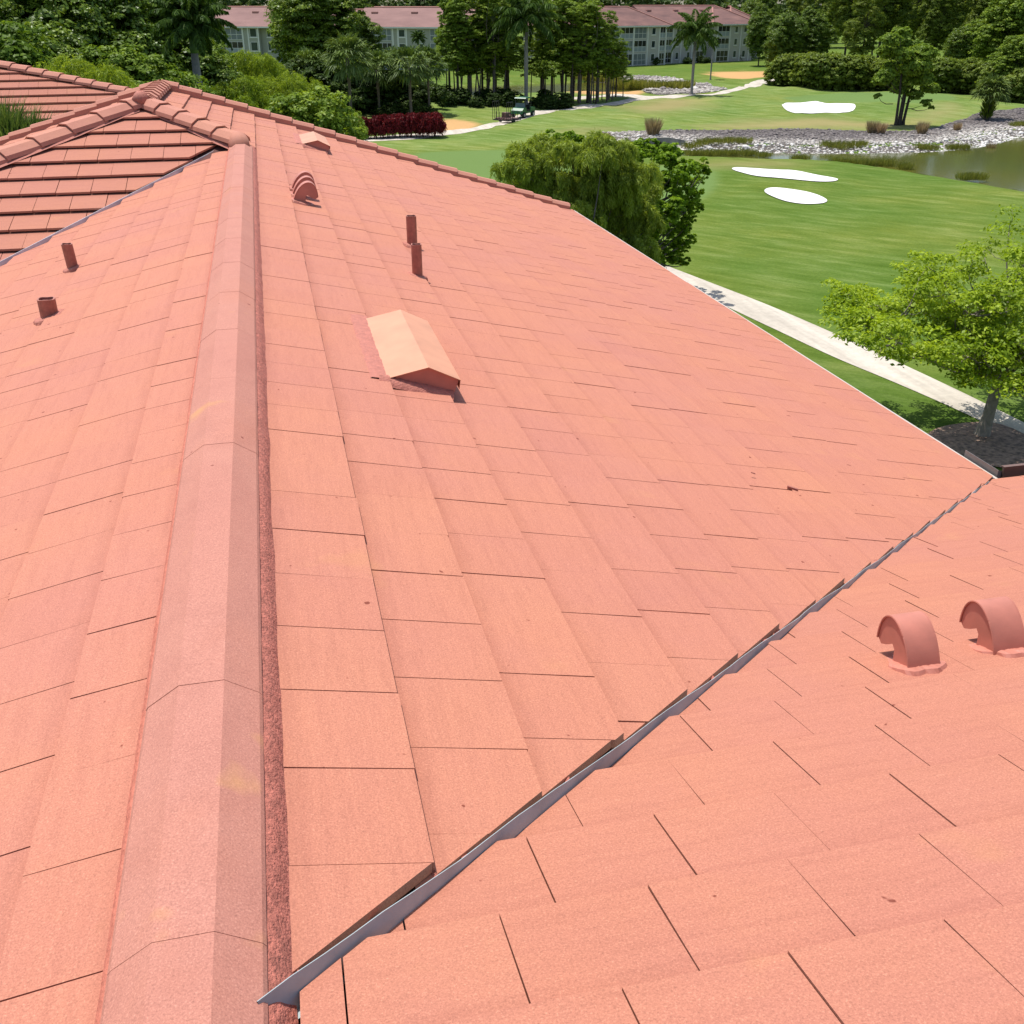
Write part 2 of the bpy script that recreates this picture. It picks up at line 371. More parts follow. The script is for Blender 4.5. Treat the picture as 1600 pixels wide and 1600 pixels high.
mb.add(V, [(i*5+k, i*5+k+1, (i+1)*5+k+1, (i+1)*5+k) for i in range(N) for k in range(4)])
mb.build('valley_flashing', plain('pale_valley_metal', (.58, .60, .63), .4, .1, var=.15), house, label='pale metal valley below the hip face at the left')  # flashing colour lightened so the shaded fin looks lit
# dark gap, debris and cut tile ends beside the valley
mb = MB(); rg = random.Random(9)
for i in range(60):
    t = rg.random()**1.5*.9; d = rg.uniform(.02, .04); bx = V0[0]+(V1[0]-V0[0])*t+vn.x*d; by = V0[1]+(V1[1]-V0[1])*t+vn.y*d
    s = rg.uniform(.004, .013); M = Matrix.Translation((bx, by, zV(t)+.002+s)) @ Matrix.Rotation(rg.uniform(0, 3), 4, 'Z') @ Matrix.Rotation(rg.uniform(-.5, .5), 4, 'X')
    mb.box((-s, -s*.6, -s*.3), (s*1.8, s*.6, s*.3), M)
mb.build('mortar_crumb', M_MORT, valley, kind='stuff')
# eaves, walls -----------------------------------------------------------
zEv = pz(plR, 5.50, 0)
mb = MB(); mb.box((5.475, 6.15, zEv-.06), (5.50, YE-.1, zEv+.038)); mb.build('drip_edge', M_DRIP, house)
zCv = pz(plC, 0, 6.17)
mb = MB()
mb.box((5.60, 6.19, zCv-.10), (12, 6.21, zCv-.0)); mb.box((5.60, 6.19, zCv-.13), (12, 6.33, zCv-.11)); mb.box((5.60, 6.315, zCv-.11), (12, 6.335, zCv+.055)); mb.box((5.60, 6.335, zCv+.04), (12, 6.35, zCv+.055))

mb.build('gutter', M_GUT, house, label='brown eave gutter at the right edge of the wing')
mb = MB(); zt = zEv+.005
mb.box((5.518, 6.28, zt-.04), (5.522, 6.71, zt+.085)); mb.add([(5.522, 6.28, zt-.04), (5.522, 6.28, zt+.085), (5.60, 6.33, zt+.05), (5.60, 6.33, zt-.06)], [(0, 1, 2, 3)])
mb.build('splash_guard', M_GUARD, house, label='grey sheet metal splash guard at the eave corner')
mb = MB()
mb.box((-5.8, -8, 0), (5.0, 17.9, zEv-.12)); mb.box((5.01, -8, 0), (12, 5.75, zEv-.12))
wall = mb.build('wall', M_WALL, house)
mb = MB(); mb.box((5.02, 6.24, zEv-.10), (5.47, 17.95, zEv-.085)); mb.box((5.48, 5.76, zEv-.10), (12, 6.18, zEv-.085)); mb.build('soffit', M_DRIP, house)
for (y_, z_) in [(y, z) for y in (8, 11, 14) for z in (1.0, 4.0, 7.0)]:
    mb = MB(); mb.box((5.003, y_-.7, z_), (5.05, y_+.7, z_+1.3)); w_ = mb.build('window', M_DRIP, house)
    mb = MB(); mb.box((5.052, y_-.6, z_+.1), (5.06, y_+.6, z_+1.2)); mb.build('pane', M_DARK, w_)
# ---- gable between right rake and the walls
mb = MB(); mb.add([(5.0, 17.92, zEv-.15), (XA, 17.92, zA-.1), (-7.5, 17.92, pz(plL2, -7.5, 0)-.1), (-7.5, 17.92, zEv-.6), (5.0, 17.92, zEv-.6)], [(0, 1, 2, 3, 4)]); mb.build('gable_wall', M_WALL, house)
# vents -------------------------------------------------------------------
def frame(pl, x, y, down):                             # matrix: local x downslope, y along the row, z normal
    n = Vector((-pl[1], -pl[2], 1)).normalized(); d = Vector(down); d = (d-n*d.dot(n)).normalized(); c = n.cross(d)
    o = Vector((x, y, pz(pl, x, y)+.022))
    return Matrix((( d.x, c.x, n.x, o.x), (d.y, c.y, n.y, o.y), (d.z, c.z, n.z, o.z), (0, 0, 0, 1)))
def splat(mb_, M, rx, ry, seed, hgt=.012, inner=.0):
    n = 40; V = [M @ Vector((0, 0, hgt))]; rg_ = random.Random(seed); F = []
    ph = rg_.uniform(0, 6)
    for j, (f, hh) in enumerate(((.45, 1.0), (.75, .9), (.9, .45), (1.0, -.6))):
        for k in range(n):
            a = 2*math.pi*k/n; r = f*(1+.10*math.sin(3*a+ph)+.06*math.sin(7*a+2*ph)+rg_.uniform(-.03, .03))
            V.append(M @ Vector((rx*r*math.cos(a), ry*r*math.sin(a), hgt*(hh if hh > 0 else -2.0)*(1+rg_.uniform(-.25, .25)))))
    for k in range(n): F.append((0, 1+k, 1+(k+1) % n))
    for j in range(3):
        for k in range(n): F.append((1+j*n+k, 1+(j+1)*n+k, 1+(j+1)*n+(k+1) % n, 1+j*n+(k+1) % n))
    mb_.add(V, F)
def hood(parent, pl, x, y, down, w=.135, sc=1.0, seed=1, label=None):
    M = frame(pl, x, y, down) @ Matrix.Scale(sc, 4)
    Rr = .112; arc = []
    for k in range(44):
        a = math.pi-(math.pi-.46)*k/43; arc.append((.120*math.cos(a), .215*math.sin(a)))
    body = [(-.118, -.02)]+arc+[(.088, .070), (.045, .076), (-.002, .090), (-.014, .066), (-.004, .030), (.016, -.02)]
    mb = MB(); mb.prism(body, lambda p: M @ Vector((p[0]*.985, -w/2+.004, p[1])), lambda p: M @ Vector((p[0]*.985, w/2-.004, p[1])))
    o = mb.build('curved_vent', M_VENT, parent, label=label)
    mb = MB(); st = [(-.120, -.02)]+arc
    V = [];  t = .004
    for i, p in enumerate(st):
        q = st[min(i+1, len(st)-1)]; r_ = st[max(i-1, 0)]; nx, ny = (q[1]-r_[1]), -(q[0]-r_[0]); l = math.hypot(nx, ny) or 1; nx, ny = -nx/l*t, -ny/l*t
        V += [M @ Vector((p[0]-nx*-1, -w/2-.003, p[1]-ny*-1)), M @ Vector((p[0]-nx*-1, w/2+.003, p[1]-ny*-1)), M @ Vector((p[0], w/2+.003, p[1])), M @ Vector((p[0], -w/2-.003, p[1]))]
    F = []
    for i in range(len(st)-1):
        for k in range(4): F.append((i*4+k, i*4+(k+1) % 4, (i+1)*4+(k+1) % 4, (i+1)*4+k))
    mb.add(V, F)
    for s_ in (-1, 1):                                  # rolled rim
        mb.tube([M @ Vector((p[0]*1.01, s_*(w/2), p[1]*1.005)) for p in st], .0035, 5)
    splat(mb, M @ Matrix.Translation((-.04, 0, .002)), .15, .125, seed, .013)
    o2 = mb.build('curved_vent', M_VENT, parent, smooth=False)
    me = o.data; bmx = bmesh.new(); bmx.from_mesh(me); k = len(bmx.verts); bmx.from_mesh(o2.data); bmx.to_mesh(me); bmx.free()
    bpy.data.objects.remove(o2)
    return o
hood(slopeC, plC, 2.035, 2.53, (0, 1, 0), sc=.80, w=.15, seed=3, label='left of the two curved vents on the nearest wing')
hood(slopeC, plC, 2.405, 2.565, (0, 1, 0), sc=.80, w=.16, seed=5, label='right curved vent cut by the photo edge')
for k in range(3): hood(slopeR, plR, .335+.004*k, 10.62+.36*k, (1, 0, 0), w=.12, sc=.98, seed=20+k)
def pipe(parent, pl, x, y, r, h, seed, down=(1, 0, 0), tilt=0, label=None):
    z = pz(pl, x, y)+.02; mb = MB(); n = 20; V = []
    for (rr, zz) in ((r, -.05), (r, h), (r*.80, h), (r*.80, h-.12)):
        for k in range(n):
            a = 2*math.pi*k/n; V.append((x+rr*math.cos(a)+tilt*(zz/h), y+rr*math.sin(a), z+zz+(.003*math.sin(3*a) if zz > .05 else 0)))
    mb.add(V, [(j*n+k, j*n+(k+1) % n, (j+1)*n+(k+1) % n, (j+1)*n+k) for j in range(3) for k in range(n)]+[tuple(3*n+k for k in range(n))])
    o = mb.build('vent_pipe', M_PIPE, parent, label=label)
    me = o.data; me.materials.append(M_DARK)
    for p in me.polygons:
        if all(i >= 3*n for i in p.vertices) : p.material_index = 1
    mb = MB(); M = frame(pl, x, y, down); splat(mb, M @ Matrix.Translation((0, 0, -.004)), r*2.0, r*2.2, seed, .02); mb.build('pipe_collar', M_SEAL, o, smooth=True)
    return o
pipe(slopeR, plR, 1.14, 8.38, .044, .27, 1, label='nearer of the two pipes on the right slope')
pipe(slopeR, plR, 1.295, 9.80, .050, .29, 2, label='farther of the two pipes on the right slope')
pipe(slopeL, plL, -1.735, 9.33, .046, .215, 3, (-1, 0, 0), tilt=-.012, label='thin pipe on the left slope near the far valley')
pipe(slopeL, plL, -1.645, 7.66, .062, .135, 4, (-1, 0, 0), label='short thick pipe on the left slope')
def boxvent(parent, x, y0, y1, w, seed, label):
    M = frame(plR, x, y0, (1, 0, 0)); L = y1-y0; mb = MB(); t = .004
    prof = [(0, .018), (w*.52, .135), (w, .105)]
    def P(s, u, v): return M @ Vector((s, u, v))
    V = []
    for u in (-.02, L):
        for (s, v) in prof: V.append(P(s*1.02-.008, u, v))
        for (s, v) in prof[::-1]: V.append(P(s*1.02-.008, u, v-t))
    mb.add(V, [(0, 1, 7, 6), (1, 2, 8, 7), (3, 4, 10, 9), (4, 5, 11, 10), (2, 3, 9, 8), (5, 0, 6, 11), (5, 4, 1, 0), (4, 3, 2, 1), (6, 7, 10, 11), (7, 8, 9, 10)])
    mb.add([P(w*1.02-.01, -.018, .106), P(w*1.02-.01, L, .106), P(w*1.02+.0, L, .05), P(w*1.02+.0, -.018, .05)], [(0, 1, 2, 3)])
    o = mb.build('box_vent', M_VENTO, parent, label=label)
    mb = MB(); body = [(.0, -.03), (.005, .012), (w*.52, .128), (w*.985, .098), (w*.97, .0), (w*.97, -.03)]
    mb.prism(body, lambda p: P(p[0], 0.0, p[1]), lambda p: P(p[0], L-.03, p[1])); mb.build('vent_body', M_VENT, o)
    mb = MB(); rg_ = random.Random(seed)
    rows = [(-.115, -.012), (-.085, .014), (-.04, .020), (.012, .024)]; n = 60; V = []
    for i in range(n+1):
        for (s, z) in rows:
            q = mnoise.noise(Vector((i*.35, s*20, seed)))*.012; V.append(P(s+q*(1.4 if s < -.02 else 0), -.03+(L+.10)*i/n, z+q*.35))
    mb.add(V, [(i*4+k, i*4+k+1, (i+1)*4+k+1, (i+1)*4+k) for i in range(n) for k in range(3)])
    V = []
    for i in range(n+1):
        for (s, z) in ((-.060, -.010), (-.040, .016), (.0, .030), (.012, .03)):
            q = mnoise.noise(Vector((i*.35, s*20, seed+5)))*.012; V.append(P(-.05+(w+.03)*i/n, s+q*.6-.01, z+q*.4))
    mb.add(V, [(i*4+k, (i+1)*4+k, (i+1)*4+k+1, i*4+k+1) for i in range(n) for k in range(3)])
    mb.build('sealant', M_SEAL, o, smooth=True)
    return o
boxvent(slopeR, .515, 5.24, 6.42, .40, 1, 'near box vent with a pale orange gabled top')
boxvent(slopeR, .53, 15.9, 17.1, .40, 2, 'far box vent near the tile trimmed edge')
# loose chips on the tiles
mb = MB(); 
for (px, py, s) in ((1237, 767, .035), (1176, 743, .014)):
    d = ray(px, py); tt = (plR[0]-H+.03)/(d[2]-plR[1]*d[0]); p = Vector((d[0]*tt, d[1]*tt, 0)); p.z = pz(plR, p.x, p.y)+.045
    m2 = MB(); M = Matrix.Translation(p) @ Matrix.Rotation(-.3, 4, 'Z') @ Matrix.Rotation(math.atan(T), 4, 'Y')
    m2.add([M @ Vector(q) for q in [(-s, -s*.35, 0), (s*1.0, -s*.45, 0), (s*1.1, s*.3, 0), (-s*.8, s*.4, 0), (-s, -s*.3, s*.3), (s*.9, -s*.4, s*.35), (s, s*.25, s*.3), (-s*.8, s*.35, s*.25)]],
           [(3, 2, 1, 0), (4, 5, 6, 7), (0, 1, 5, 4), (1, 2, 6, 5), (2, 3, 7, 6), (3, 0, 4, 7)])
    o = m2.build('tile_chip', M_PIPE); tag(o, 'larger brown tile chip lying on the right slope' if s > .02 else 'tiny dark tile chip lying on the right slope', 'chip')
# ---------------------------------------------------------------- neighbour roof, upper left
nb = empty('neighbour_building', (0, 0, 0), label='salmon tiled roof of the next building behind the left hip', cat='building')
a0 = at(-90, 84, 26.5); a1 = at(158, 150, 24.0)
a0.z = a0.z; dz = a0.z-a1.z
dirn = Vector((a1.x-a0.x, a1.y-a0.y, 0)); 
hip0, hip1 = a0, a0+(a1-a0)*1.6
n_al = Vector((1, .10, 0)).normalized(); n_dn = Vector((.10, -1, 0)).normalized()
# plane through the hip line that falls towards the camera
hv = hip1-hip0; 
sl = -.36
def nz(x, y):
    s = (Vector((x, y, 0))-Vector((hip0.x, hip0.y, 0))); return hip0.z+sl*s.dot(n_dn)+.0*s.dot(n_al)
# choose hip in that plane
k_ = -(hv.z/sl); hipd = (n_dn*1.0+n_al*1.05)
mb = MB(); rnd = []; rg = random.Random(44)
for i in range(22):
    s0 = .36*i; s1 = s0+.36; u = -14+(i % 2)*.19
    while u < 12:
        def pt(s, uu): return Vector((hip0.x, hip0.y, 0))+n_dn*s+n_al*uu
        poly = [(s0-.05, u+.002), (s1, u+.002), (s1, u+.378), (s0-.05, u+.378)]
        poly = clip(poly, [(-1.0, .56, .0), (1, 0, 3.2), (0, 1, 5.6)])
        if poly:
            V = []
            for dzz in (0, -.03):
                for (s, uu) in poly:
                    p = pt(s, uu); V.append((p.x, p.y, hip0.z+sl*s+.045*(s-s0)/.36+dzz))
            n = len(poly); mb.add(V, [tuple(range(n))]+[((j+1) % n, j, n+j, n+(j+1) % n) for j in range(n)]); rnd += [rg.random()]*(n+1)
        u += .38
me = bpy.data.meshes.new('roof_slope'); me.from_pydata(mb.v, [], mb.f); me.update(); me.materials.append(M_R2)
a_ = me.attributes.new('rnd', 'FLOAT', 'FACE'); a_.data.foreach_set('value', rnd); link('roof_slope', me, nb)
hs_, hu = 3.2, 3.2/.56
pA = hip0.copy(); pB = Vector((hip0.x, hip0.y, 0))+n_dn*hs_+n_al*hu; pB.z = hip0.z+sl*hs_
o = caps('hip_cap', pB+Vector((0, 0, .06)), pA+Vector((0, 0, .06)), .38, M_CAP2, rise=.03, seed=12, prof=PR2); o.parent = nb
mb = MB(); pC = pA+n_al*-14; mb.box((-26, 16, 0), (-9.5, 24.5, 7.0)); mb.build('wall', M_WALL, nb)

# ================================================================ GROUNDS
sc_ = H/12.0
def pxpoly(pts, z=0.0): return [G(x, y, z) for x, y in pts]
def in_poly(P, X, Y):
    r = np.zeros(X.shape, bool); n = len(P)
    for i in range(n):
        x0, y0 = P[i]; x1, y1 = P[(i+1) % n]
        c = ((y0 > Y) != (y1 > Y)); xx = (x1-x0)*(Y-y0)/((y1-y0) if y1 != y0 else 1e-9)+x0
        r ^= c & (X < xx)
    return r
def pdist(P, X, Y):
    d = np.full(X.shape, 1e9); n = len(P)
    for i in range(n):
        x0, y0 = P[i]; x1, y1 = P[(i+1) % n]; dx, dy = x1-x0, y1-y0; L = dx*dx+dy*dy+1e-9
        t = np.clip(((X-x0)*dx+(Y-y0)*dy)/L, 0, 1); d = np.minimum(d, np.hypot(X-x0-t*dx, Y-y0-t*dy))
    return np.where(in_poly(P, X, Y), -d, d)
def smooth_poly(P, k=2):
    for _ in range(k):
        Q = []
        for i in range(len(P)):
            a, b = P[i], P[(i+1) % len(P)]
            Q += [(a[0]*.75+b[0]*.25, a[1]*.75+b[1]*.25), (a[0]*.25+b[0]*.75, a[1]*.25+b[1]*.75)]
        P = Q
    return P
WZ = -.55
POND = smooth_poly(pxpoly([(940, 232), (1050, 246), (1160, 249), (1290, 253), (1400, 265), (1500, 282), (1600, 300), (1760, 330), (1900, 300), (1800, 245), (1600, 210), (1560, 226), (1480, 237), (1380, 240), (1200, 240), (1080, 236), (1000, 226), (930, 222)], WZ))
POND2 = smooth_poly(pxpoly([(560, 152), (700, 156), (860, 148), (930, 146), (1000, 143), (1060, 142), (1000, 131), (930, 128), (760, 134), (600, 138)], WZ), 1)
ROCK = smooth_poly(pxpoly([(905, 214), (940, 206), (1000, 203), (1100, 203), (1200, 203), (1300, 203), (1400, 206), (1450, 203), (1490, 190), (1530, 178), (1600, 170), (1800, 160), (1900, 190), (1760, 225), (1600, 216), (1560, 232), (1480, 241), (1380, 243), (1200, 243), (1080, 240), (960, 232)]), 1)
ROCK2 = smooth_poly(pxpoly([(920, 124), (960, 120), (1000, 119), (1050, 123), (1090, 129), (1130, 139), (1135, 142), (1080, 145), (1010, 145), (1005, 139), (960, 130)]), 1)
def nz2(X, Y, s, seed=0):
    a = np.sin(X*s+seed)*np.cos(Y*s*1.13+seed*1.7)+.6*np.sin((X+Y)*s*1.9+seed*.3)*np.cos((X-Y)*s*1.6+1.1*seed)+.35*np.sin(X*s*4.1+2*seed+Y*s)*np.cos(Y*s*3.7-seed)
    return a/1.95
BUNK = [smooth_poly(pxpoly(p)) for p in (
    [(1219, 167), (1232, 163.5), (1262, 162.5), (1276, 164), (1288, 169), (1310, 169.5), (1334, 171), (1337, 175), (1320, 179), (1290, 181), (1260, 180), (1240, 176.5), (1224, 172)],
    [(1141, 264), (1150, 262), (1180, 264), (1215, 268), (1240, 268), (1275, 275), (1300, 279), (1311, 282), (1305, 286), (1280, 287), (1245, 283), (1215, 280), (1180, 277), (1155, 271)],
    [(1192, 300), (1200, 295.5), (1220, 295), (1255, 299), (1280, 306), (1295, 315), (1285, 320), (1255, 321), (1225, 316), (1203, 308)])]
def hgt(X, Y):
    X = np.asarray(X, float); Y = np.asarray(Y, float)
    h = np.zeros(X.shape)
    far = np.clip((Y-100)/25, 0, 1); h += far*(.42*nz2(X, Y, .16, 1)+.16*nz2(X, Y, .42, 3))*np.clip((215-Y)/30, 0, 1)
    mid = np.clip((Y-55)/20, 0, 1)*np.clip((100-Y)/10, 0, 1); h += mid*.10*nz2(X, Y, .3, 5)
    green = np.exp(-(((X-88)/16)**2+((Y-134)/12)**2)); h += .75*green
    for P in BUNK:
        d = pdist(P, X, Y); h += .10*np.exp(-((d-.9)/1.1)**2)-.13*np.clip(-d/2.0, 0, 1)
    for P, w in ((POND, 3.2), (POND2, 4)):
        d = pdist(P, X, Y); k = np.clip(d/w, 0, 1); k = k*k*(3-2*k)
        h = np.where(d < 0, -1.0, h*k+(WZ-.12)*(1-k))
    return h
def grid_mesh(name, xs, ys, m, cols):
    X, Y = np.meshgrid(xs, ys); Z = hgt(X, Y); nx, ny = len(xs), len(ys)
    me = bpy.data.meshes.new(name); me.vertices.add(nx*ny)
    me.vertices.foreach_set('co', np.stack([X, Y, Z], -1).astype(np.float32).ravel())
    i = np.arange((nx-1)*(ny-1)); r = i//(nx-1); c = i % (nx-1); a = r*nx+c
    q = np.stack([a, a+1, a+nx+1, a+nx], -1).astype(np.int32)
    me.loops.add(q.size); me.loops.foreach_set('vertex_index', q.ravel()); me.polygons.add(len(q))
    me.polygons.foreach_set('loop_start', np.arange(0, q.size, 4, dtype=np.int32))
    me.polygons.foreach_set('use_smooth', np.ones(len(q), bool))
    for nm, fn in cols.items():
        at_ = me.attributes.new(nm, 'FLOAT', 'POINT'); at_.data.foreach_set('value', fn(X, Y).astype(np.float32).ravel())
    me.update(calc_edges=True); me.materials.append(m); return me
def seg(a, b, s): return list(np.arange(a, b, s))
xs = np.array(seg(-3000, -200, 200)+seg(-200, -40, 8)+seg(-40, 8, 2)+seg(8, 125, .8)+seg(125, 220, 5)+seg(220, 400, 20)+seg(400, 3001, 200))
ys = np.array(seg(-1500, -60, 180)+seg(-60, 20, 4)+seg(20, 60, .8)+seg(60, 200, .8)+seg(200, 300, 5)+seg(300, 500, 20)+seg(500, 4001, 250))
GREENS = [smooth_poly(pxpoly(p)) for p in (
    [(1215, 152), (1280, 147), (1380, 146), (1460, 148), (1500, 158), (1470, 168), (1380, 171), (1290, 168), (1235, 160)],
    [(640, 240), (700, 236), (790, 234), (850, 238), (900, 260), (860, 300), (740, 290), (650, 255)],
    [(960, 262), (1060, 258), (1110, 262), (1125, 280), (1105, 310), (1050, 330), (960, 330), (900, 300)])]
TANS = [smooth_poly(pxpoly(p)) for p in (
    [(688, 183), (720, 184), (752, 192), (745, 200), (720, 206), (692, 209), (680, 200)],
    [(1098, 115), (1140, 111), (1200, 111), (1280, 112), (1200, 121), (1140, 123), (1110, 119)],
    [(860, 137), (930, 135), (985, 137), (1015, 144), (960, 147), (880, 146)])]
def soft(Ps, w, wob=.0):
    def f(X, Y):
        d = np.min([pdist(P, X, Y) for P in Ps], 0)+wob*nz2(X, Y, .8, 2); return np.clip(.5-d/w, 0, 1)
    return f
def drym(X, Y):
    P = [pxpoly(q) for q in ([(1090, 195), (1250, 183), (1400, 192), (1480, 170), (1500, 176), (1430, 203), (1300, 204), (1130, 204)], [(1080, 250), (1200, 252), (1260, 258), (1200, 262), (1090, 260)],
                             [(960, 165), (1050, 155), (1110, 155), (1100, 170), (1000, 180)], [(860, 206), (915, 208), (960, 198), (900, 200)])]
    d = np.min([pdist(p, X, Y) for p in P], 0); return np.clip(.35-d/7.0+.25*nz2(X, Y, .5, 4), 0, 1)
def rough(X, Y):                                     # darker unmown grass near the building and far right
    d = np.clip((44-Y)/14, 0, 1)*np.clip((24-X)/5, 0, 1)
    return d
mg, nt, b = mat('fairway_grass'); tc = nd(nt, 'ShaderNodeTexCoord'); P = tc.outputs['Object']
def attr(nt, n): a = nd(nt, 'ShaderNodeAttribute', attribute_name=n); return a.outputs['Fac']
m1 = nd(nt, 'ShaderNodeMapping'); m1.inputs['Rotation'].default_value = (0, 0, .62); m1.inputs['Scale'].default_value = (.12, .55, 1); lk(nt, P, m1.inputs[0])
m1.vector_type = 'TEXTURE'; m1.inputs['Rotation'].default_value = (0, 0, -.85); m1.inputs['Scale'].default_value = (4.5, 1.1, 1); n1 = noise_n(nt, m1.outputs[0], 1.1, 6, .68); n2 = noise_n(nt, P, .085, 4, .6); n3 = noise_n(nt, P, 5.5, 4, .7)
c = ramp(nt, n1.outputs[0], [(.28, (.070, .120, .014)), (.50, (.107, .162, .028)), (.72, (.175, .225, .062))]).outputs[0]
c2 = ramp(nt, n2.outputs[0], [(.3, (.80, .92, .86)), (.5, (1, 1, 1)), (.68, (1.32, 1.12, 1.15))]).outputs[0]
c = mix(nt, 1.0, c, c2, 'MULTIPLY')
c3 = ramp(nt, n3.outputs[0], [(.3, (.80, .82, .8)), (.7, (1.14, 1.12, 1.12))]).outputs[0]; c = mix(nt, 1.0, c, c3, 'MULTIPLY')
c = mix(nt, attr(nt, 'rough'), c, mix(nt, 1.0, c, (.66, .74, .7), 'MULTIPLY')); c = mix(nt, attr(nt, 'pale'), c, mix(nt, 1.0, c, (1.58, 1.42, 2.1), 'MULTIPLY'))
c = mix(nt, attr(nt, 'green'), c, (.130, .200, .058))
dy = nd(nt, 'ShaderNodeMath', operation='MULTIPLY'); lk(nt, attr(nt, 'dry'), dy.inputs[0]); dy.inputs[1].default_value = .75
c = mix(nt, dy.outputs[0], c, (.30, .24, .11))
c = mix(nt, attr(nt, 'tan'), c, (.50, .30, .13))
lk(nt, c, b.inputs['Base Color']); b.inputs['Roughness'].default_value = .95; b.inputs['Specular IOR Level'].default_value = .03
bp = nd(nt, 'ShaderNodeBump'); bp.inputs['Strength'].default_value = .5; bp.inputs['Distance'].default_value = .08; n4 = noise_n(nt, P, 9, 4, .7)
lk(nt, n4.outputs[0], bp.inputs['Height']); lk(nt, bp.outputs[0], b.inputs['Normal'])
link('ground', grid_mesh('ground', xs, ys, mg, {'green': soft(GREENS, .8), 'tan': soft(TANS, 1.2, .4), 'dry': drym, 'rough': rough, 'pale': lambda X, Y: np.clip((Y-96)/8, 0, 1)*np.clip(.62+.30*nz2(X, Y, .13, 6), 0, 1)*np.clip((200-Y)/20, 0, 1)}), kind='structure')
def drape(name, P, m, dz=.012, cell=1.5, kind='structure', **k):
    bmx = bmesh.new(); vs = [bmx.verts.new((x, y, 0)) for x, y in P]; bmx.faces.new(vs); bmesh.ops.triangulate(bmx, faces=bmx.faces[:])
    X = [p[0] for p in P]; Y = [p[1] for p in P]
    for ax, lo, hi in ((0, min(X), max(X)), (1, min(Y), max(Y))):
        n = int((hi-lo)/cell)
        for i in range(1, n+1):
            co = [0, 0, 0]; no = [0, 0, 0]; co[ax] = lo+i*(hi-lo)/(n+1); no[ax] = 1
            bmesh.ops.bisect_plane(bmx, geom=bmx.verts[:]+bmx.edges[:]+bmx.faces[:], plane_co=co, plane_no=no)
    Z = hgt(np.array([v.co.x for v in bmx.verts]), np.array([v.co.y for v in bmx.verts]))
    for v, z in zip(bmx.verts, Z): v.co.z = float(z)+dz
    bmesh.ops.recalc_face_normals(bmx, faces=bmx.faces[:])
    if sum(f.normal.z for f in bmx.faces) < 0: bmesh.ops.reverse_faces(bmx, faces=bmx.faces[:])
    me = bpy.data.meshes.new(name); bmx.to_mesh(me); bmx.free(); me.materials.append(m)
    return link(name, me, kind=kind, **k)
def ribbon(name, L, R, m, dz=.02):                    # matched left/right edge points, subdivided
    V = []; F = []
    def dens(A):
        out = []
        for i in range(len(A)-1):
            p0 = A[max(i-1, 0)]; p1 = A[i]; p2 = A[i+1]; p3 = A[min(i+2, len(A)-1)]
            for t in np.linspace(0, 1, 9)[:-1]:
                out.append(tuple(.5*((2*b_)+(-a_+c_)*t+(2*a_-5*b_+4*c_-d_)*t*t+(-a_+3*b_-3*c_+d_)*t**3) for a_, b_, c_, d_ in zip(p0, p1, p2, p3)))
        return out+[A[-1]]
    L = dens(L); R = dens(R); K = 4
    for l, r in zip(L, R):
        for k in range(K+1): V.append((l[0]+(r[0]-l[0])*k/K, l[1]+(r[1]-l[1])*k/K))
    Z = hgt(np.array([v[0] for v in V]), np.array([v[1] for v in V]))
    mb = MB(); mb.add([(v[0], v[1], z+dz) for v, z in zip(V, Z)], [(i*(K+1)+k, i*(K+1)+k+1, (i+1)*(K+1)+k+1, (i+1)*(K+1)+k) for i in range(len(L)-1) for k in range(K)])
    return mb.build(name, m, smooth=True, kind='structure')
mp_, nt, b = mat('cart_path_concrete'); tc = nd(nt, 'ShaderNodeTexCoord')
m1 = nd(nt, 'ShaderNodeMapping'); m1.inputs['Rotation'].default_value = (0, 0, -.1); m1.inputs['Scale'].default_value = (1.6, .12, 1); lk(nt, tc.outputs['Object'], m1.inputs[0])
n1 = noise_n(nt, m1.outputs[0], 1, 3); n2 = noise_n(nt, tc.outputs['Object'], 3, 5, .7)
c = ramp(nt, n1.outputs[0], [(.35, (.42, .37, .30)), (.65, (.56, .50, .41))]).outputs[0]; c = mix(nt, 1.0, c, ramp(nt, n2.outputs[0], [(.3, (.86, .86, .86)), (.7, (1.1, 1.1, 1.1))]).outputs[0], 'MULTIPLY')
lk(nt, c, b.inputs['Base Color']); b.inputs['Roughness'].default_value = .9
ribbon('path', [G(*p) for p in ((940, 377), (1040, 415), (1105, 440), (1200, 477), (1300, 520), (1400, 565), (1500, 612), (1600, 661), (1720, 720))],
       [G(*p) for p in ((860, 392), (1010, 440), (1085, 458), (1200, 510), (1300, 557), (1400, 599), (1500, 643), (1600, 692), (1720, 755))], mp_)
ribbon('path', [G(*p) for p in ((540, 213), (620, 212), (690, 207), (740, 200), (790, 184), (850, 171), (930, 161), (1000, 153), (1060, 149.5), (1110, 145), (1158, 138.5), (1165, 131), (1185, 125), (1230, 121))],
       [G(*p) for p in ((545, 222), (630, 219), (700, 212), (750, 206), (800, 190), (856, 178), (934, 166), (1008, 157), (1066, 153), (1120, 147.5), (1166, 141), (1190, 134), (1206, 127), (1250, 124))], mp_)
ribbon('path', [G(*p) for p in ((820, 157), (880, 154), (930, 149), (980, 147), (1040, 147.5), (1080, 148))], [G(*p) for p in ((820, 159.5), (885, 156), (935, 153), (985, 153), (1030, 152.5), (1076, 151.5))], mp_, dz=.024)
M_SAND = plain('bunker_sand', (.70, .68, .64), .95, var=.10, scale=1.2, bump=.5, bscale=5)
for P in BUNK: drape('sand_bunker', P, M_SAND, dz=.05, cell=.8)
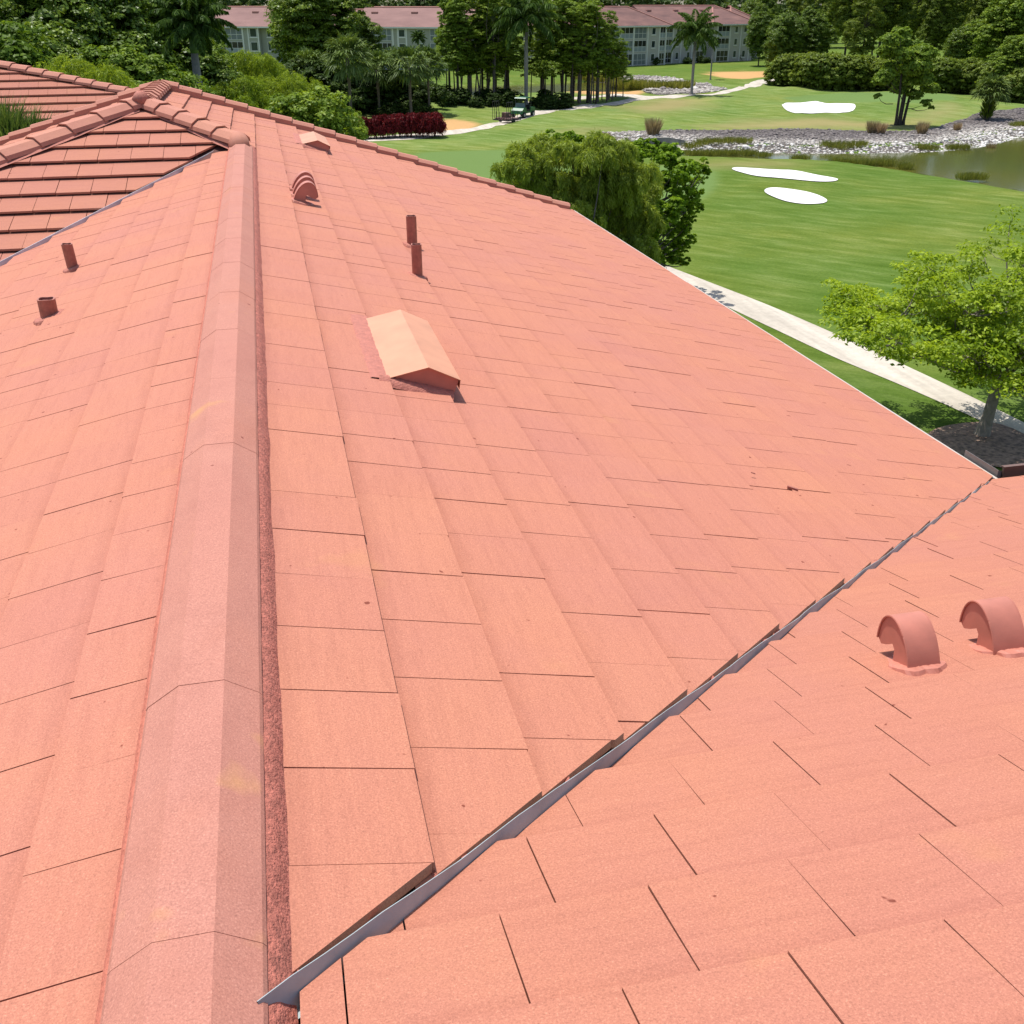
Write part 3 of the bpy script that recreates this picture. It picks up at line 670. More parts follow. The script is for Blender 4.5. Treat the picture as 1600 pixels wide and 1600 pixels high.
# water
mw, nt, b = mat('pond_water'); tc = nd(nt, 'ShaderNodeTexCoord'); n1 = noise_n(nt, tc.outputs['Object'], .05, 3)
c = ramp(nt, n1.outputs[0], [(.35, (.095, .090, .014)), (.65, (.072, .082, .020))]).outputs[0]; lk(nt, c, b.inputs['Base Color']); b.inputs['Roughness'].default_value = .10; b.inputs['IOR'].default_value = 1.22
n2 = noise_n(nt, tc.outputs['Object'], 2.5, 4, .6); bp = nd(nt, 'ShaderNodeBump'); bp.inputs['Strength'].default_value = .3; bp.inputs['Distance'].default_value = .015
lk(nt, n2.outputs[0], bp.inputs['Height']); lk(nt, bp.outputs[0], b.inputs['Normal'])
def flat(name, P, z, m):
    mb = MB(); mb.add([(x, y, z) for x, y in P], [tuple(range(len(P)))]); o = mb.build(name, m, kind='structure')
    if o.data.polygons[0].normal.z < 0: o.data.flip_normals()
    return o
def grow(P, d):
    cx = sum(p[0] for p in P)/len(P); cy = sum(p[1] for p in P)/len(P); return [(cx+(x-cx)*(1+d), cy+(y-cy)*(1+d)) for x, y in P]
flat('water', grow(POND, .012), WZ, mw); flat('water', grow(POND2, .01), WZ-.001, mw)
# mulch bed below the near tree
M_MULCH = plain('mulch', (.27, .175, .125), .95, var=.6, scale=7, bump=1, bscale=25)
drape('mulch_bed', smooth_poly(pxpoly([(1440, 692), (1455, 672), (1500, 662), (1560, 660), (1620, 690), (1690, 720), (1720, 750), (1680, 772), (1600, 738), (1540, 728), (1480, 722)])), M_MULCH, dz=.045, cell=1)
# rocks ------------------------------------------------------------------
ICO = np.array([(0, 0, 1), (.89, 0, .45), (.28, .85, .45), (-.72, .53, .45), (-.72, -.53, .45), (.28, -.85, .45), (.72, .53, -.45), (-.28, .85, -.45), (-.89, 0, -.45), (-.28, -.85, -.45), (.72, -.53, -.45)])
ICF = [(0, 1, 2), (0, 2, 3), (0, 3, 4), (0, 4, 5), (0, 5, 1), (1, 6, 2), (2, 7, 3), (3, 8, 4), (4, 9, 5), (5, 10, 1), (2, 6, 7), (3, 7, 8), (4, 8, 9), (5, 9, 10), (1, 10, 6)]
mr, nt, b = mat('bank_rock'); c = ramp(nt, attr(nt, 'rnd'), [(0, (.12, .10, .095)), (.4, (.24, .21, .19)), (.7, (.42, .38, .33)), (1, (.72, .68, .62))]).outputs[0]
tc = nd(nt, 'ShaderNodeTexCoord'); n1 = noise_n(nt, tc.outputs['Object'], 6, 3); c = mix(nt, 1.0, c, ramp(nt, n1.outputs[0], [(.3, (.75, .75, .75)), (.7, (1.15, 1.15, 1.15))]).outputs[0], 'MULTIPLY')
lk(nt, c, b.inputs['Base Color']); b.inputs['Roughness'].default_value = .9
def rocks(name, P, count, size, wl, tone, seed):
    rs = np.random.RandomState(seed); xs_ = [p[0] for p in P]; ys_ = [p[1] for p in P]
    X = rs.uniform(min(xs_), max(xs_), count*4); Y = rs.uniform(min(ys_), max(ys_), count*4)
    k = in_poly(P, X, Y) & (pdist(wl, X, Y) > -1.0) & (X < 118); X, Y = X[k][:count], Y[k][:count]; Z = hgt(X, Y)
    dw = pdist(wl, X, Y); n = len(X); tn = np.clip(tone(dw, X, Y)+rs.normal(0, .13, n), 0, 1)
    S = size*rs.lognormal(0, .35, n); V = []
    a = rs.uniform(0, 6.3, n); base = ICO[None]*(1+rs.uniform(-.25, .25, (n, 11, 3)))
    base = base*(S[:, None, None])*np.array([1, .8, .55]); ca, sa = np.cos(a)[:, None], np.sin(a)[:, None]
    R_ = np.stack([base[..., 0]*ca-base[..., 1]*sa, base[..., 0]*sa+base[..., 1]*ca, base[..., 2]], -1)+np.stack([X, Y, Z+S*.15], -1)[:, None]
    F = R_[:, np.array(ICF)].reshape(-1, 3); me = npmesh(name, F, 3, mr, np.repeat(tn, len(ICF)))
    return link(name, me, kind='stuff')
M_BED = plain('rock_bed', (.10, .085, .07), .95, var=.4, scale=2)
drape('rock_bed', ROCK, M_BED, dz=.02, cell=1.5); drape('rock_bed', ROCK2, M_BED, dz=.02, cell=2)
rocks('rocks', ROCK, 23000, .125, POND, lambda d, X, Y: 1.0-.10*np.clip(d-1.0, 0, 9)+.12*nz2(X, Y, .5, 7), 3)
rocks('rocks', ROCK2, 4500, .23, POND2, lambda d, X, Y: .62+.25*nz2(X, Y, .25, 2)-.01*d, 5)
# culvert headwall in the rock bank
mb = MB(); hw = 3.0
cx, cy = G(1027, 222); pts = [(-hw, .0), (-hw*.9, .10), (-hw*.4, .38), (hw*.4, .38), (hw*.9, .10), (hw, .0), (hw, -.8), (-hw, -.8)]
zc = .25
cul = empty('culvert', (cx, cy, 0), label='curved grey concrete culvert headwall in the rock bank', cat='culvert')
mb.prism(pts, lambda p: Vector((p[0], -.15, p[1]+zc-.2)), lambda p: Vector((p[0], .15, p[1]+zc-.2))); mb.build('headwall', plain('old_concrete', (.26, .25, .22), .9, var=.25, scale=2), cul)
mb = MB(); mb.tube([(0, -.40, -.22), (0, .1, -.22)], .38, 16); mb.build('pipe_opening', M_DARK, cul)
# ================================================================ PLANTS
rsG = np.random.RandomState(5)
def foliage(name, stops, trans=.35, rough=.5, gloss=.12):
    m = bpy.data.materials.new(name); m.use_nodes = True; nt = m.node_tree; nt.nodes.clear()
    out = nt.nodes.new('ShaderNodeOutputMaterial'); c = ramp(nt, attr(nt, 'rnd'), stops).outputs[0]
    oi = nd(nt, 'ShaderNodeObjectInfo'); orr = ramp(nt, oi.outputs['Random'], [(0, (.86, .9, .84)), (1, (1.14, 1.08, 1.1))])
    c = mix(nt, 1.0, c, orr.outputs[0], 'MULTIPLY')
    d = nd(nt, 'ShaderNodeBsdfDiffuse'); t = nd(nt, 'ShaderNodeBsdfTranslucent'); g = nd(nt, 'ShaderNodeBsdfGlossy'); g.inputs['Roughness'].default_value = rough
    g.inputs['Color'].default_value = (.9, .95, .85, 1)
    tc_ = mix(nt, 1.0, c, (1.25, 1.2, .55), 'MULTIPLY')
    lk(nt, c, d.inputs[0]); lk(nt, tc_, t.inputs[0]); ms = nd(nt, 'ShaderNodeMixShader'); ms.inputs[0].default_value = trans
    lk(nt, d.outputs[0], ms.inputs[1]); lk(nt, t.outputs[0], ms.inputs[2]); m2 = nd(nt, 'ShaderNodeMixShader'); m2.inputs[0].default_value = gloss*.12
    lk(nt, ms.outputs[0], m2.inputs[1]); lk(nt, g.outputs[0], m2.inputs[2]); lk(nt, m2.outputs[0], out.inputs[0]); return m
F_DARK = foliage('dark_leaves', [(0, (.045, .085, .008)), (.6, (.115, .185, .015)), (1, (.25, .33, .035))], .28, .4, .2)
F_MID = foliage('mid_leaves', [(0, (.06, .11, .010)), (.6, (.135, .22, .016)), (1, (.24, .33, .034))])
F_OLIVE = foliage('olive_needles', [(0, (.065, .10, .012)), (.6, (.15, .21, .022)), (1, (.27, .33, .042))])
F_CYP = foliage('cypress_leaves', [(0, (.09, .15, .014)), (.6, (.18, .27, .025)), (1, (.30, .39, .04))])
F_LIME = foliage('lime_leaves', [(0, (.13, .21, .012)), (.6, (.27, .38, .018)), (1, (.42, .52, .04))], .42)
F_BRIGHT = foliage('bright_leaves', [(0, (.08, .16, .006)), (.6, (.19, .32, .010)), (1, (.33, .47, .02))], .38)
F_WEEP = foliage('weeping_leaves', [(0, (.16, .21, .022)), (.6, (.32, .39, .055)), (1, (.54, .60, .14))], .42)
F_PALM = foliage('palm_leaflets', [(0, (.03, .065, .010)), (.6, (.065, .125, .018)), (1, (.13, .20, .04))], .2, .5, .1)
F_SABAL = foliage('fan_palm_leaves', [(0, (.055, .095, .022)), (.6, (.12, .18, .04)), (1, (.25, .31, .10))], .25, .5, .2)
F_RED = foliage('dark_red_leaves', [(0, (.05, .006, .010)), (.6, (.15, .012, .020)), (1, (.30, .03, .045))], .3)
F_REED = foliage('reed_blades', [(0, (.14, .16, .03)), (.6, (.25, .27, .06)), (1, (.40, .37, .12))], .3)
F_TUFT = foliage('dry_grass_blades', [(0, (.22, .17, .10)), (.6, (.38, .29, .20)), (1, (.58, .45, .36))], .3)
F_BACK = foliage('far_leaves', [(0, (.040, .075, .020)), (.6, (.080, .13, .032)), (1, (.14, .195, .05))])
M_BARK = plain('grey_bark', (.13, .105, .085), .95, var=.3, scale=5, bump=.6, bscale=20)
M_BARKD = plain('dark_bark', (.055, .042, .032), .95, var=.35, scale=5)
M_BARKP = plain('pale_palm_bark', (.23, .215, .19), .9, var=.2, scale=4)
M_SHAFT = plain('green_crownshaft', (.07, .14, .04), .5, var=.15)
def unit(a): return a/(np.linalg.norm(a, axis=-1, keepdims=True)+1e-9)
def leafset(Cn, Nn, a, b, rs, fold=.0):
    n = len(Cn); t = unit(np.cross(Nn, rs.normal(size=(n, 3)))); s = np.cross(Nn, t)
    A = a*(.7+.6*rs.rand(n))[:, None]; B = b*(.7+.6*rs.rand(n))[:, None]
    return np.stack([Cn-t*A, Cn-s*B, Cn+t*A, Cn+s*B], 1)
def crown(lobes, sub, per, leaf, rs, subr=.30, asp=.55, shell=.72, flat=1.0, under=.35, up=.7, spread=1.0):
    """lobes: (x,y,z,r[,rz]) -> leaf quads scattered in clumps over the lobes"""
    VS = []; AT = []
    for lb in lobes:
        x, y, z, r = lb[:4]; rz = lb[4] if len(lb) > 4 else r*flat
        n = max(3, int(sub*(r**1.6)) if sub > 0 else int(-sub))
        d = unit(rs.normal(size=(n*2, 3))); keep = (d[:, 2] > -.25) | (rs.rand(n*2) < under); d = d[keep][:n]; n = len(d)
        rad = shell+(1.02-shell)*rs.rand(n)
        cc = np.array([x, y, z])+d*np.array([r, r, rz])*rad[:, None]; sr = subr*r*(.6+.8*rs.rand(n))
        tone = rs.rand(n)*.55
        q = unit(rs.normal(size=(n, per, 3))); q[..., 2] = np.abs(q[..., 2])*.9-.15
        p = cc[:, None]+q*(sr[:, None, None]*(.5+.55*rs.rand(n, per, 1)))*np.array([1, 1, .7*spread])
        nn = unit(q*.8+d[:, None]*.4+np.array([0, 0, up])+rs.normal(size=(n, per, 3))*.45)
        VS.append(leafset(p.reshape(-1, 3), nn.reshape(-1, 3), leaf, leaf*asp, rs)); AT.append(np.clip(np.repeat(tone, per)+rs.rand(n*per)*.5, 0, 1))
    return np.concatenate(VS), np.concatenate(AT)
def hang(lobes, sub, per, leaf, rs, width=.05, drop=1.0, shell=.8):
    VS = []; AT = []
    for lb in lobes:
        x, y, z, r = lb[:4]; rz = lb[4] if len(lb) > 4 else r*.8
        n = max(3, int(sub*r**1.6)); d = unit(rs.normal(size=(n, 3))); d[:, 2] = np.abs(d[:, 2])*1.0-.15
        cc = np.array([x, y, z])+d*np.array([r, r, rz])*(shell+(1.05-shell)*rs.rand(n))[:, None]
        od = unit(d*np.array([1, 1, .2])); L = drop*(.5+.8*rs.rand(n)); tone = rs.rand(n)*.5
        t = rs.rand(n, per)
        out = .45*np.sin(t*1.6)*L[:, None]*.8; dz = -(t**1.7)*L[:, None]+.25*t*L[:, None]
        p = cc[:, None]+od[:, None]*out[..., None]; p[..., 2] += dz; p += rs.normal(size=p.shape)*leaf*.45
        dirv = unit(od[:, None]*(.8-t[..., None])+np.array([0, 0, -1])*(.15+1.2*t[..., None])+rs.normal(size=p.shape)*.35).reshape(-1, 3)
        p = p.reshape(-1, 3); s = unit(np.cross(dirv, rs.normal(size=p.shape))); k = len(p)
        A = leaf*(.6+.7*rs.rand(k))[:, None]; W = width*(.7+.6*rs.rand(k))[:, None]
        VS.append(np.stack([p-dirv*A*.5, p-s*W, p+dirv*A, p+s*W], 1)); AT.append(np.clip(np.repeat(tone, per)+rs.rand(k)*.5, 0, 1))
    return np.concatenate(VS), np.concatenate(AT)
def curve_pts(a, b, sag=.12, n=5, rs=rsG):
    a = Vector(a); b = Vector(b); L = (b-a).length; o = Vector(rs.normal(size=3))*L*sag*.6; o.z = -abs(o.z)*.3+L*sag*.0
    return [a.lerp(b, t)+o*math.sin(math.pi*t)+Vector((0, 0, -L*sag*math.sin(math.pi*t)*.6)) for t in np.linspace(0, 1, n)]
def trunk_mesh(mb, base_r, H_, lobes, rs, fork=.35, n=7, lean=(0, 0), limb=.32, every=1):
    top = Vector((lean[0], lean[1], H_*fork*1.0)); mb.tube([(0, 0, -.3), (0, 0, .25), (lean[0]*.4, lean[1]*.4, H_*fork*.5), top], [base_r*1.5, base_r*1.1, base_r*.92, base_r*.8], n)
    ct = Vector((lean[0]*1.3, lean[1]*1.3, H_*.78)); mb.tube(curve_pts(top, ct, .05, 4, rs), [base_r*.8, base_r*.6, base_r*.4, base_r*.15], n)
    for lb in lobes[::every]:
        t = rs.uniform(0, .6); s = top.lerp(ct, t) if lb[2] > H_*.5 else Vector((0, 0, H_*fork*rs.uniform(.75, 1)))
        r0 = base_r*limb*(1-t*.5); mb.tube(curve_pts(s, Vector(lb[:3]), .14, 5, rs), [r0, r0*.85, r0*.6, r0*.4, r0*.15], 5)
def auto_lobes(H_, R_, z0, n, rs, shape='round', lr=.36):
    L = []
    for i in range(n):
        t = (i+.5)/n
        if shape == 'round':
            a = i*2.4+rs.uniform(-.4, .4); z = z0+(H_-z0)*(.12+.78*t); w = math.sin(math.pi*min(1, .18+.75*t))**.7
            rr = R_*w*rs.uniform(.35, .78); r = R_*lr*rs.uniform(.75, 1.25)
        elif shape == 'cone':
            a = i*2.4+rs.uniform(-.4, .4); z = z0+(H_-z0)*t*.95; w = (1-t)**.7*.9+.12; rr = R_*w*rs.uniform(.3, .8); r = R_*lr*(.55+.6*w)*rs.uniform(.7, 1.2)
        elif shape == 'layer':
            a = i*2.4+rs.uniform(-.6, .6); z = z0+(H_-z0)*t; w = .55+.5*math.sin(math.pi*t*.9); rr = R_*w*rs.uniform(.35, .95); r = R_*lr*rs.uniform(.7, 1.2)
        L.append((rr*math.cos(a), rr*math.sin(a), min(z, H_-r*.6), r))
    return L
def make_tree(name, H_, R_, z0, n, leafm, barkm, seed, shape='round', sub=26, per=26, leaf=.22, asp=.55, lr=.36, fork=.35, tr=.22, subr=.30, up=.7, flat=1.0, shell=.72, multi=0, **k):
    rs = np.random.RandomState(seed); L = auto_lobes(H_, R_, z0, n, rs, shape, lr); t = empty(name); t['h0'] = H_
    mb = MB(); trunk_mesh(mb, tr, H_, L, rs, fork)
    for q in range(multi):
        a = q*2.4+rs.rand(); d0 = rs.uniform(.9, 2.2); hh = H_*rs.uniform(.45, .75); le = rs.uniform(-.6, .8); x0, y0 = d0*math.cos(a), d0*math.sin(a)
        mb.tube([(x0, y0, -.3), (x0+le*.1, y0, .6), (x0+le*.5, y0+le*.2, hh*.5), (x0+le, y0+le*.3, hh)], [tr*.9, tr*.62, tr*.45, tr*.15], 6)
        L.append((x0+le, y0+le*.3, hh*.95, R_*.30)); L.append((x0+le*.4, y0, hh*.62, R_*.17))
    mb.build('trunk', barkm, t, smooth=True)
    V, A = crown(L, sub, per, leaf, rs, subr=subr, asp=asp, up=up, flat=flat, shell=shell, **k); link('crown', npmesh('crown', V, 4, leafm, A), t); return t
def make_weep(name, H_, R_, z0, n, leafm, seed, sub=20, per=22, leaf=.35, width=.05, drop=1.3, lr=.36, tr=.16):
    rs = np.random.RandomState(seed); L = auto_lobes(H_, R_, z0, n, rs, 'round', lr); t = empty(name); t['h0'] = H_
    mb = MB(); trunk_mesh(mb, tr, H_, L, rs, .3); mb.build('trunk', M_BARK, t, smooth=True)
    V, A = hang(L, sub, per, leaf, rs, width, drop); link('crown', npmesh('crown', V, 4, leafm, A), t); return t
def royal_palm(seed, H_=10.5, fr=3.9, nf=17, tr=.24):
    rs = np.random.RandomState(seed); t = empty('royal_palm'); t['h0'] = H_; mb = MB(); hz = H_-1.6
    mb.tube([(0, 0, -.3), (0, 0, .15), (0, 0, .5), (.02, 0, 1.6), (.03, .02, hz*.55), (0, 0, hz)], [tr*2.0, tr*1.7, tr*1.15, tr, tr*1.12, tr*.8], 12); mb.build('trunk', M_BARKP, t, smooth=True)
    mb = MB(); mb.tube([(0, 0, hz), (0, 0, hz+.3), (0, 0, H_-.2), (0, 0, H_+.3)], [tr*.82, tr*.95, tr*.5, tr*.15], 10); mb.build('crownshaft', M_SHAFT, t, smooth=True)
    V = []; A = []
    for i in range(nf):
        az = i*2.4+rs.uniform(-.2, .2); el = 1.45-1.75*(i/nf)+rs.uniform(-.1, .1); L = fr*rs.uniform(.85, 1.1); K = 26
        p = np.array([0, 0, H_]); pts = [p]; e = el
        for k in range(K):
            e = e-(1.05+.3*rs.rand())/K*(.6+1.0*k/K); p = p+np.array([math.cos(az)*math.cos(e), math.sin(az)*math.cos(e), math.sin(e)])*L/K; pts.append(p)
        pts = np.array(pts); side = np.array([-math.sin(az), math.cos(az), 0])
        for k in range(K):
            a, b_ = pts[k], pts[k+1]; w = .03*(1-k/K)+.008; V.append([a-side*w, a+side*w, b_+side*w, b_-side*w]); A.append(.75)
            if k < 3: continue
            d = unit(b_-a); ll = (.85*math.sin(math.pi*(k/K)**.75)+.16)*fr/4.6
            for s in (-1, 1):
                for j in range(3):
                    q = a+(b_-a)*(j/3); dr = unit(side*s*(.75+.3*rs.rand())+d*.55+np.array([0, 0, -.25-.75*rs.rand()])); wv = unit(np.cross(dr, rs.normal(size=3)))*.085
                    m_ = q+dr*ll*.5; e_ = q+dr*ll*.95+np.array([0, 0, -ll*.28]); V.append([q, m_-wv, e_, m_+wv]); A.append(rs.rand()*.9)
    link('crown', npmesh('crown', np.array(V), 4, F_PALM, np.array(A)), t); return t
def sabal_palm(seed, H_=6.5, fr=1.5, nf=34, tr=.17, fm=None, boots=False, elr=2.15):
    rs = np.random.RandomState(seed); t = empty('fan_palm'); t['h0'] = H_+fr*.7; mb = MB()
    mb.tube([(0, 0, -.3), (0, 0, .3), (.05, 0, H_*.5), (0, 0, H_)], [tr*1.3, tr*1.1, tr, tr*1.15], 9); mb.build('trunk', M_BARKD if boots else M_BARK, t, smooth=True)
    V = []; A = []
    for i in range(nf):
        az = i*2.4+rs.uniform(-.3, .3); el = 1.4-elr*(i/nf)+rs.uniform(-.15, .15); pl = fr*rs.uniform(.55, .8)
        d = np.array([math.cos(az)*math.cos(el), math.sin(az)*math.cos(el), math.sin(el)]); s = np.array([-math.sin(az), math.cos(az), 0]); n = np.cross(s, d)
        o = np.array([0, 0, H_]); q = o+d*pl; V.append([o-s*.02, o+s*.02, q+s*.015, q-s*.015]); A.append(.8); tone = rs.rand()*.45+(0 if i < nf*.85 else .0)
        for k in range(15):
            a = -1.35+2.7*k/14+rs.uniform(-.05, .05); r = unit(d*math.cos(a)+s*math.sin(a)+n*rs.uniform(-.22, .22)); L = fr*.75*(1-.25*abs(a)/1.35)*rs.uniform(.85, 1.1)
            w = unit(np.cross(r, n+rs.normal(size=3)*.25))*.055*fr/1.5*1.1; m_ = q+r*L*.6; e_ = q+r*L+np.array([0, 0, -L*rs.uniform(.15, .5)]); V.append([q, m_-w, e_, m_+w]); A.append(tone+rs.rand()*.5)
    link('crown', npmesh('crown', np.array(V), 4, fm or F_SABAL, np.array(A)), t); return t
def blades(P, n, h, w, rs, spread=.25, lean=.35):
    V = []; A = []
    for (x, y, z, r) in P:
        a = rs.rand(n)*6.283; d = np.sqrt(rs.rand(n))*r; bx = x+d*np.cos(a); by = y+d*np.sin(a); hh = h*(.6+.6*rs.rand(n)); la = rs.rand(n)*6.283; ll = lean*hh*rs.rand(n)
        o = np.stack([bx, by, np.full(n, z-.05)], 1); tp = o+np.stack([np.cos(la)*ll+np.cos(a)*spread*d*2, np.sin(la)*ll+np.sin(a)*spread*d*2, hh], 1); md = (o+tp)/2+np.array([0, 0, .12])*hh[:, None]
        s = np.stack([np.cos(la+1.57), np.sin(la+1.57), 0*la], 1)*w; V.append(np.stack([o, md-s, tp, md+s], 1)); A.append(rs.rand(n))
    return np.concatenate(V), np.concatenate(A)
used = {}
def put(proto, px, Y, top=None, s=None, rz=0, label=None, cat='tree', group=None, sz=None, base=None, wz=None):
    """first use moves the tree itself, later uses copy it with its parts"""
    if base is not None: X, Yb = G(px, base)
    else: p = at(px, 100, Y); X, Yb = p.x, Y
    if top is not None: hh = at(px, top, Yb).z; s = hh/proto['h0']
    z = float(hgt(np.array([X]), np.array([Yb]))[0]); o = proto if proto.name not in used else copy_tree(proto); used[proto.name] = 1
    place(o, (X, Yb, z-.02), rz, s*(wz or 1), s if sz is None else sz, label=label, cat=cat, group=group); return o
def custom(name, Y, lobes_px, leafm, barkm, base_px, seed, kind='crown', tr=.2, fork=.3, dj=1.0, label=None, group=None, limbs=1, split=6, **k):
    """a one-off tree whose crown lobes are measured from the photo: (px, py, radius in px)"""
    rs = np.random.RandomState(seed); bx = at(base_px, 300, Y).x; L = []; kx = ray(801, 300)[0]/ray(801, 300)[1]-ray(800, 300)[0]/ray(800, 300)[1]
    for i, (px, py, r) in enumerate(lobes_px):
        dy = rs.uniform(-dj, dj); p = at(px, py, Y+dy); L.append((p.x-bx, dy, p.z, r*kx*(Y+dy)))
    L0 = L; L = []
    for (x, y, z, r) in L0:
        L.append((x, y, z-.1*r, r*.55))
        for q in range(split): a = q*6.283/split+rs.uniform(-.4, .4); b = rs.uniform(-.35, .75); L.append((x+r*.68*math.cos(a)*math.cos(b), y+r*.68*math.sin(a)*math.cos(b), z+r*.68*math.sin(b), r*rs.uniform(.26, .42)))
    t = empty(name, (bx, Y, 0)); hmax = max(l[2] for l in L); mb = MB(); trunk_mesh(mb, tr, hmax, L, rs, fork, 8, every=limbs); mb.build('trunk', barkm, t, smooth=True)
    V, A = (crown if kind == 'crown' else hang)(L, rs=rs, **k); link('crown', npmesh('crown', V, 4, leafm, A), t); return tag(t, label, 'tree', group)
# --- the bright tree by the near path ------------------------------------
def near_tree():
    rs = np.random.RandomState(8); bx, by = G(1537, 680); t = empty('broadleaf_tree', (bx, by, 0))
    mb = MB(); mb.tube([(-.10, 0, -.2), (-.06, 0, .1), (0, 0, .6), (.10, .05, 1.5), (.14, .08, 2.1)], [.34, .25, .19, .165, .16], 14); tips = []
    fork = Vector((.12, .08, 1.75))
    mains = [(-4.2, 1.4, 4.5), (-2.6, -1.4, 3.9), (-1.0, 3.2, 5.0), (.2, .6, 5.8), (1.6, -2.4, 4.4), (2.6, 2.0, 5.4), (4.4, .2, 4.6), (.4, -2.6, 3.6), (-4.9, -.2, 4.3), (3.2, 4.2, 4.8), (4.6, -2.0, 3.6), (-1.6, .2, 4.9), (-3.0, 3.6, 4.4), (1.6, .4, 2.9)]
    def bend(a, b, k=.16): return curve_pts(a, b, k, 6, rs)
    for mx in mains:
        e = Vector(mx)*.82; P = bend(fork+Vector((0, 0, rs.uniform(-.2, .3))), e, .13); r0 = rs.uniform(.085, .12); mb.tube(P, [r0, r0*.85, r0*.7, r0*.55, r0*.42, r0*.3], 7)
        for j in range(8):
            q = P[rs.randint(2, 6)]; dirv = Vector(rs.normal(size=3)); dirv.z = abs(dirv.z)*.45-.1; dirv = (dirv.normalized()+(e-fork).normalized()*.7).normalized(); L = rs.uniform(1.0, 2.1); f = q+dirv*L
            P2 = bend(q, f, .2); mb.tube(P2, [.045, .038, .03, .024, .018, .012], 5)
            for m_ in range(5):
                g = P2[rs.randint(2, 6)]; d2 = Vector(rs.normal(size=3)); d2.z = abs(d2.z)*.5; f2 = g+(d2.normalized()+dirv*.5)*rs.uniform(.3, .75); mb.tube(bend(g, f2, .2)[::2], [.014, .010, .005], 4); tips.append(tuple(f2))
            tips.append(tuple(f))
    T_ = np.array(tips); zt = 5.3-((T_[:, 0])**2+(T_[:, 1])**2)*.028; T_[:, 2] = np.minimum(T_[:, 2], zt+1.6); T_[:, 2] = np.minimum(T_[:, 2], 6.3); T_ = T_[T_[:, 2] > 1.5+.30*np.hypot(T_[:, 0], T_[:, 1])]
    mb.build('trunk', plain('pale_tree_bark', (.25, .21, .17), .95, var=.3, scale=6, bump=.6, bscale=25), t, smooth=True)
    n = len(T_); per = 74; d = unit(rs.normal(size=(n, per, 3))); d[..., 2] = np.abs(d[..., 2])*1.0-.25; R_ = (.24+.26*rs.rand(n))[:, None, None]
    p = T_[:, None]+d*R_*(.45+.6*rs.rand(n, per, 1))*np.array([1.25, 1.25, .8]); nn = unit(d*.7+np.array([0, 0, .8])+rs.normal(size=d.shape)*.5)
    V = leafset(p.reshape(-1, 3), nn.reshape(-1, 3), .070, .040, rs); A = np.clip(np.repeat(rs.rand(n)*.5, per)+rs.rand(n*per)*.5, 0, 1)
    link('crown', npmesh('crown', V, 4, F_LIME, A), t); tag(t, 'bright lime green tree with a pale trunk in the mulch bed by the near path', 'tree')
near_tree()
# --- the pair of trees behind the roof edge -------------------------------
custom('weeping_tree', 42, [(800, 265, 26), (830, 250, 36), (870, 240, 42), (915, 240, 44), (955, 255, 46), (990, 275, 38), (850, 285, 44), (895, 285, 46), (935, 300, 48), (975, 325, 46), (900, 335, 44), (950, 370, 46), (990, 395, 38), (870, 320, 36), (1000, 345, 34), (815, 290, 26), (925, 355, 44), (975, 390, 40), (880, 300, 44), (940, 265, 40), (960, 300, 40), (1005, 300, 30)], F_WEEP, M_BARK, 915, 21, kind='hang', tr=.2, dj=1.6,
       label='weeping olive green tree behind the right roof edge', sub=120, per=54, leaf=.14, width=.018, drop=.55, limbs=3)
custom('broadleaf_tree', 45, [(870, 222, 22), (892, 215, 22), (1000, 238, 26), (1035, 240, 30), (1060, 262, 32), (1088, 262, 20), (1102, 272, 10), (1030, 285, 38), (1068, 305, 28), (1092, 302, 10), (1040, 335, 38), (1072, 345, 18), (1065, 385, 28), (1030, 395, 34), (990, 240, 24), (1010, 365, 34), (1052, 362, 30), (1000, 315, 34), (1060, 410, 20), (1085, 325, 20), (1020, 425, 24), (1075, 285, 24)], F_BRIGHT, M_BARK, 1010, 22, tr=.2, dj=1.8,
       label='rounded bright green tree to the right of the weeping tree', sub=110, per=40, leaf=.075, subr=.30, asp=.6, limbs=3)
# --- clump of slender trunks beside the far green -------------------------
def clump():
    rs = np.random.RandomState(31); Y = 111; bx, by = G(1405, 196); Y = by; kx = .00066*Y; L = []
    for (px, py, r) in [(1392, 62, 15), (1408, 52, 14), (1385, 82, 14), (1422, 72, 14), (1440, 84, 20), (1430, 105, 22), (1395, 105, 14), (1378, 125, 12), (1385, 118, 14), (1420, 128, 16), (1445, 125, 14), (1455, 138, 12), (1405, 140, 13), (1428, 148, 12), (1372, 150, 6), (1448, 161, 8), (1455, 168, 4), (1410, 85, 14)]:
        dy = rs.uniform(-1.6, 1.6); p = at(px, py, Y+dy); L.append((p.x-bx, dy, p.z, r*kx, r*kx*.62))
    t = empty('cypress_clump', (bx, by, 0)); mb = MB()
    for i, (dx, lx) in enumerate(((-.75, -.9), (-.25, .1), (.05, .5), (.62, 1.5), (.35, .2))):
        h = 6.5+rs.rand()*2; mb.tube([(dx, i*.2-.4, -.2), (dx*1.0, i*.2-.4, .5), (dx+(lx-dx)*.4, i*.2-.3, h*.5), (lx, 0, h)], [.26, .17, .13, .05], 7)
    for l in L: s = Vector((l[0]*.3, 0, max(1.8, l[2]*.7))); mb.tube(curve_pts(s, Vector(l[:3]), .12, 4, rs), [.06, .05, .03, .015], 4)
    mb.build('trunk', M_BARKD, t, smooth=True); V, A = crown(L, 55, 26, .17, rs, subr=.34, up=.5, under=.5); link('crown', npmesh('crown', V, 4, F_CYP, A), t)
    tag(t, 'clump of slender dark trunks under feathery green crowns beside the far green', 'tree')
clump()
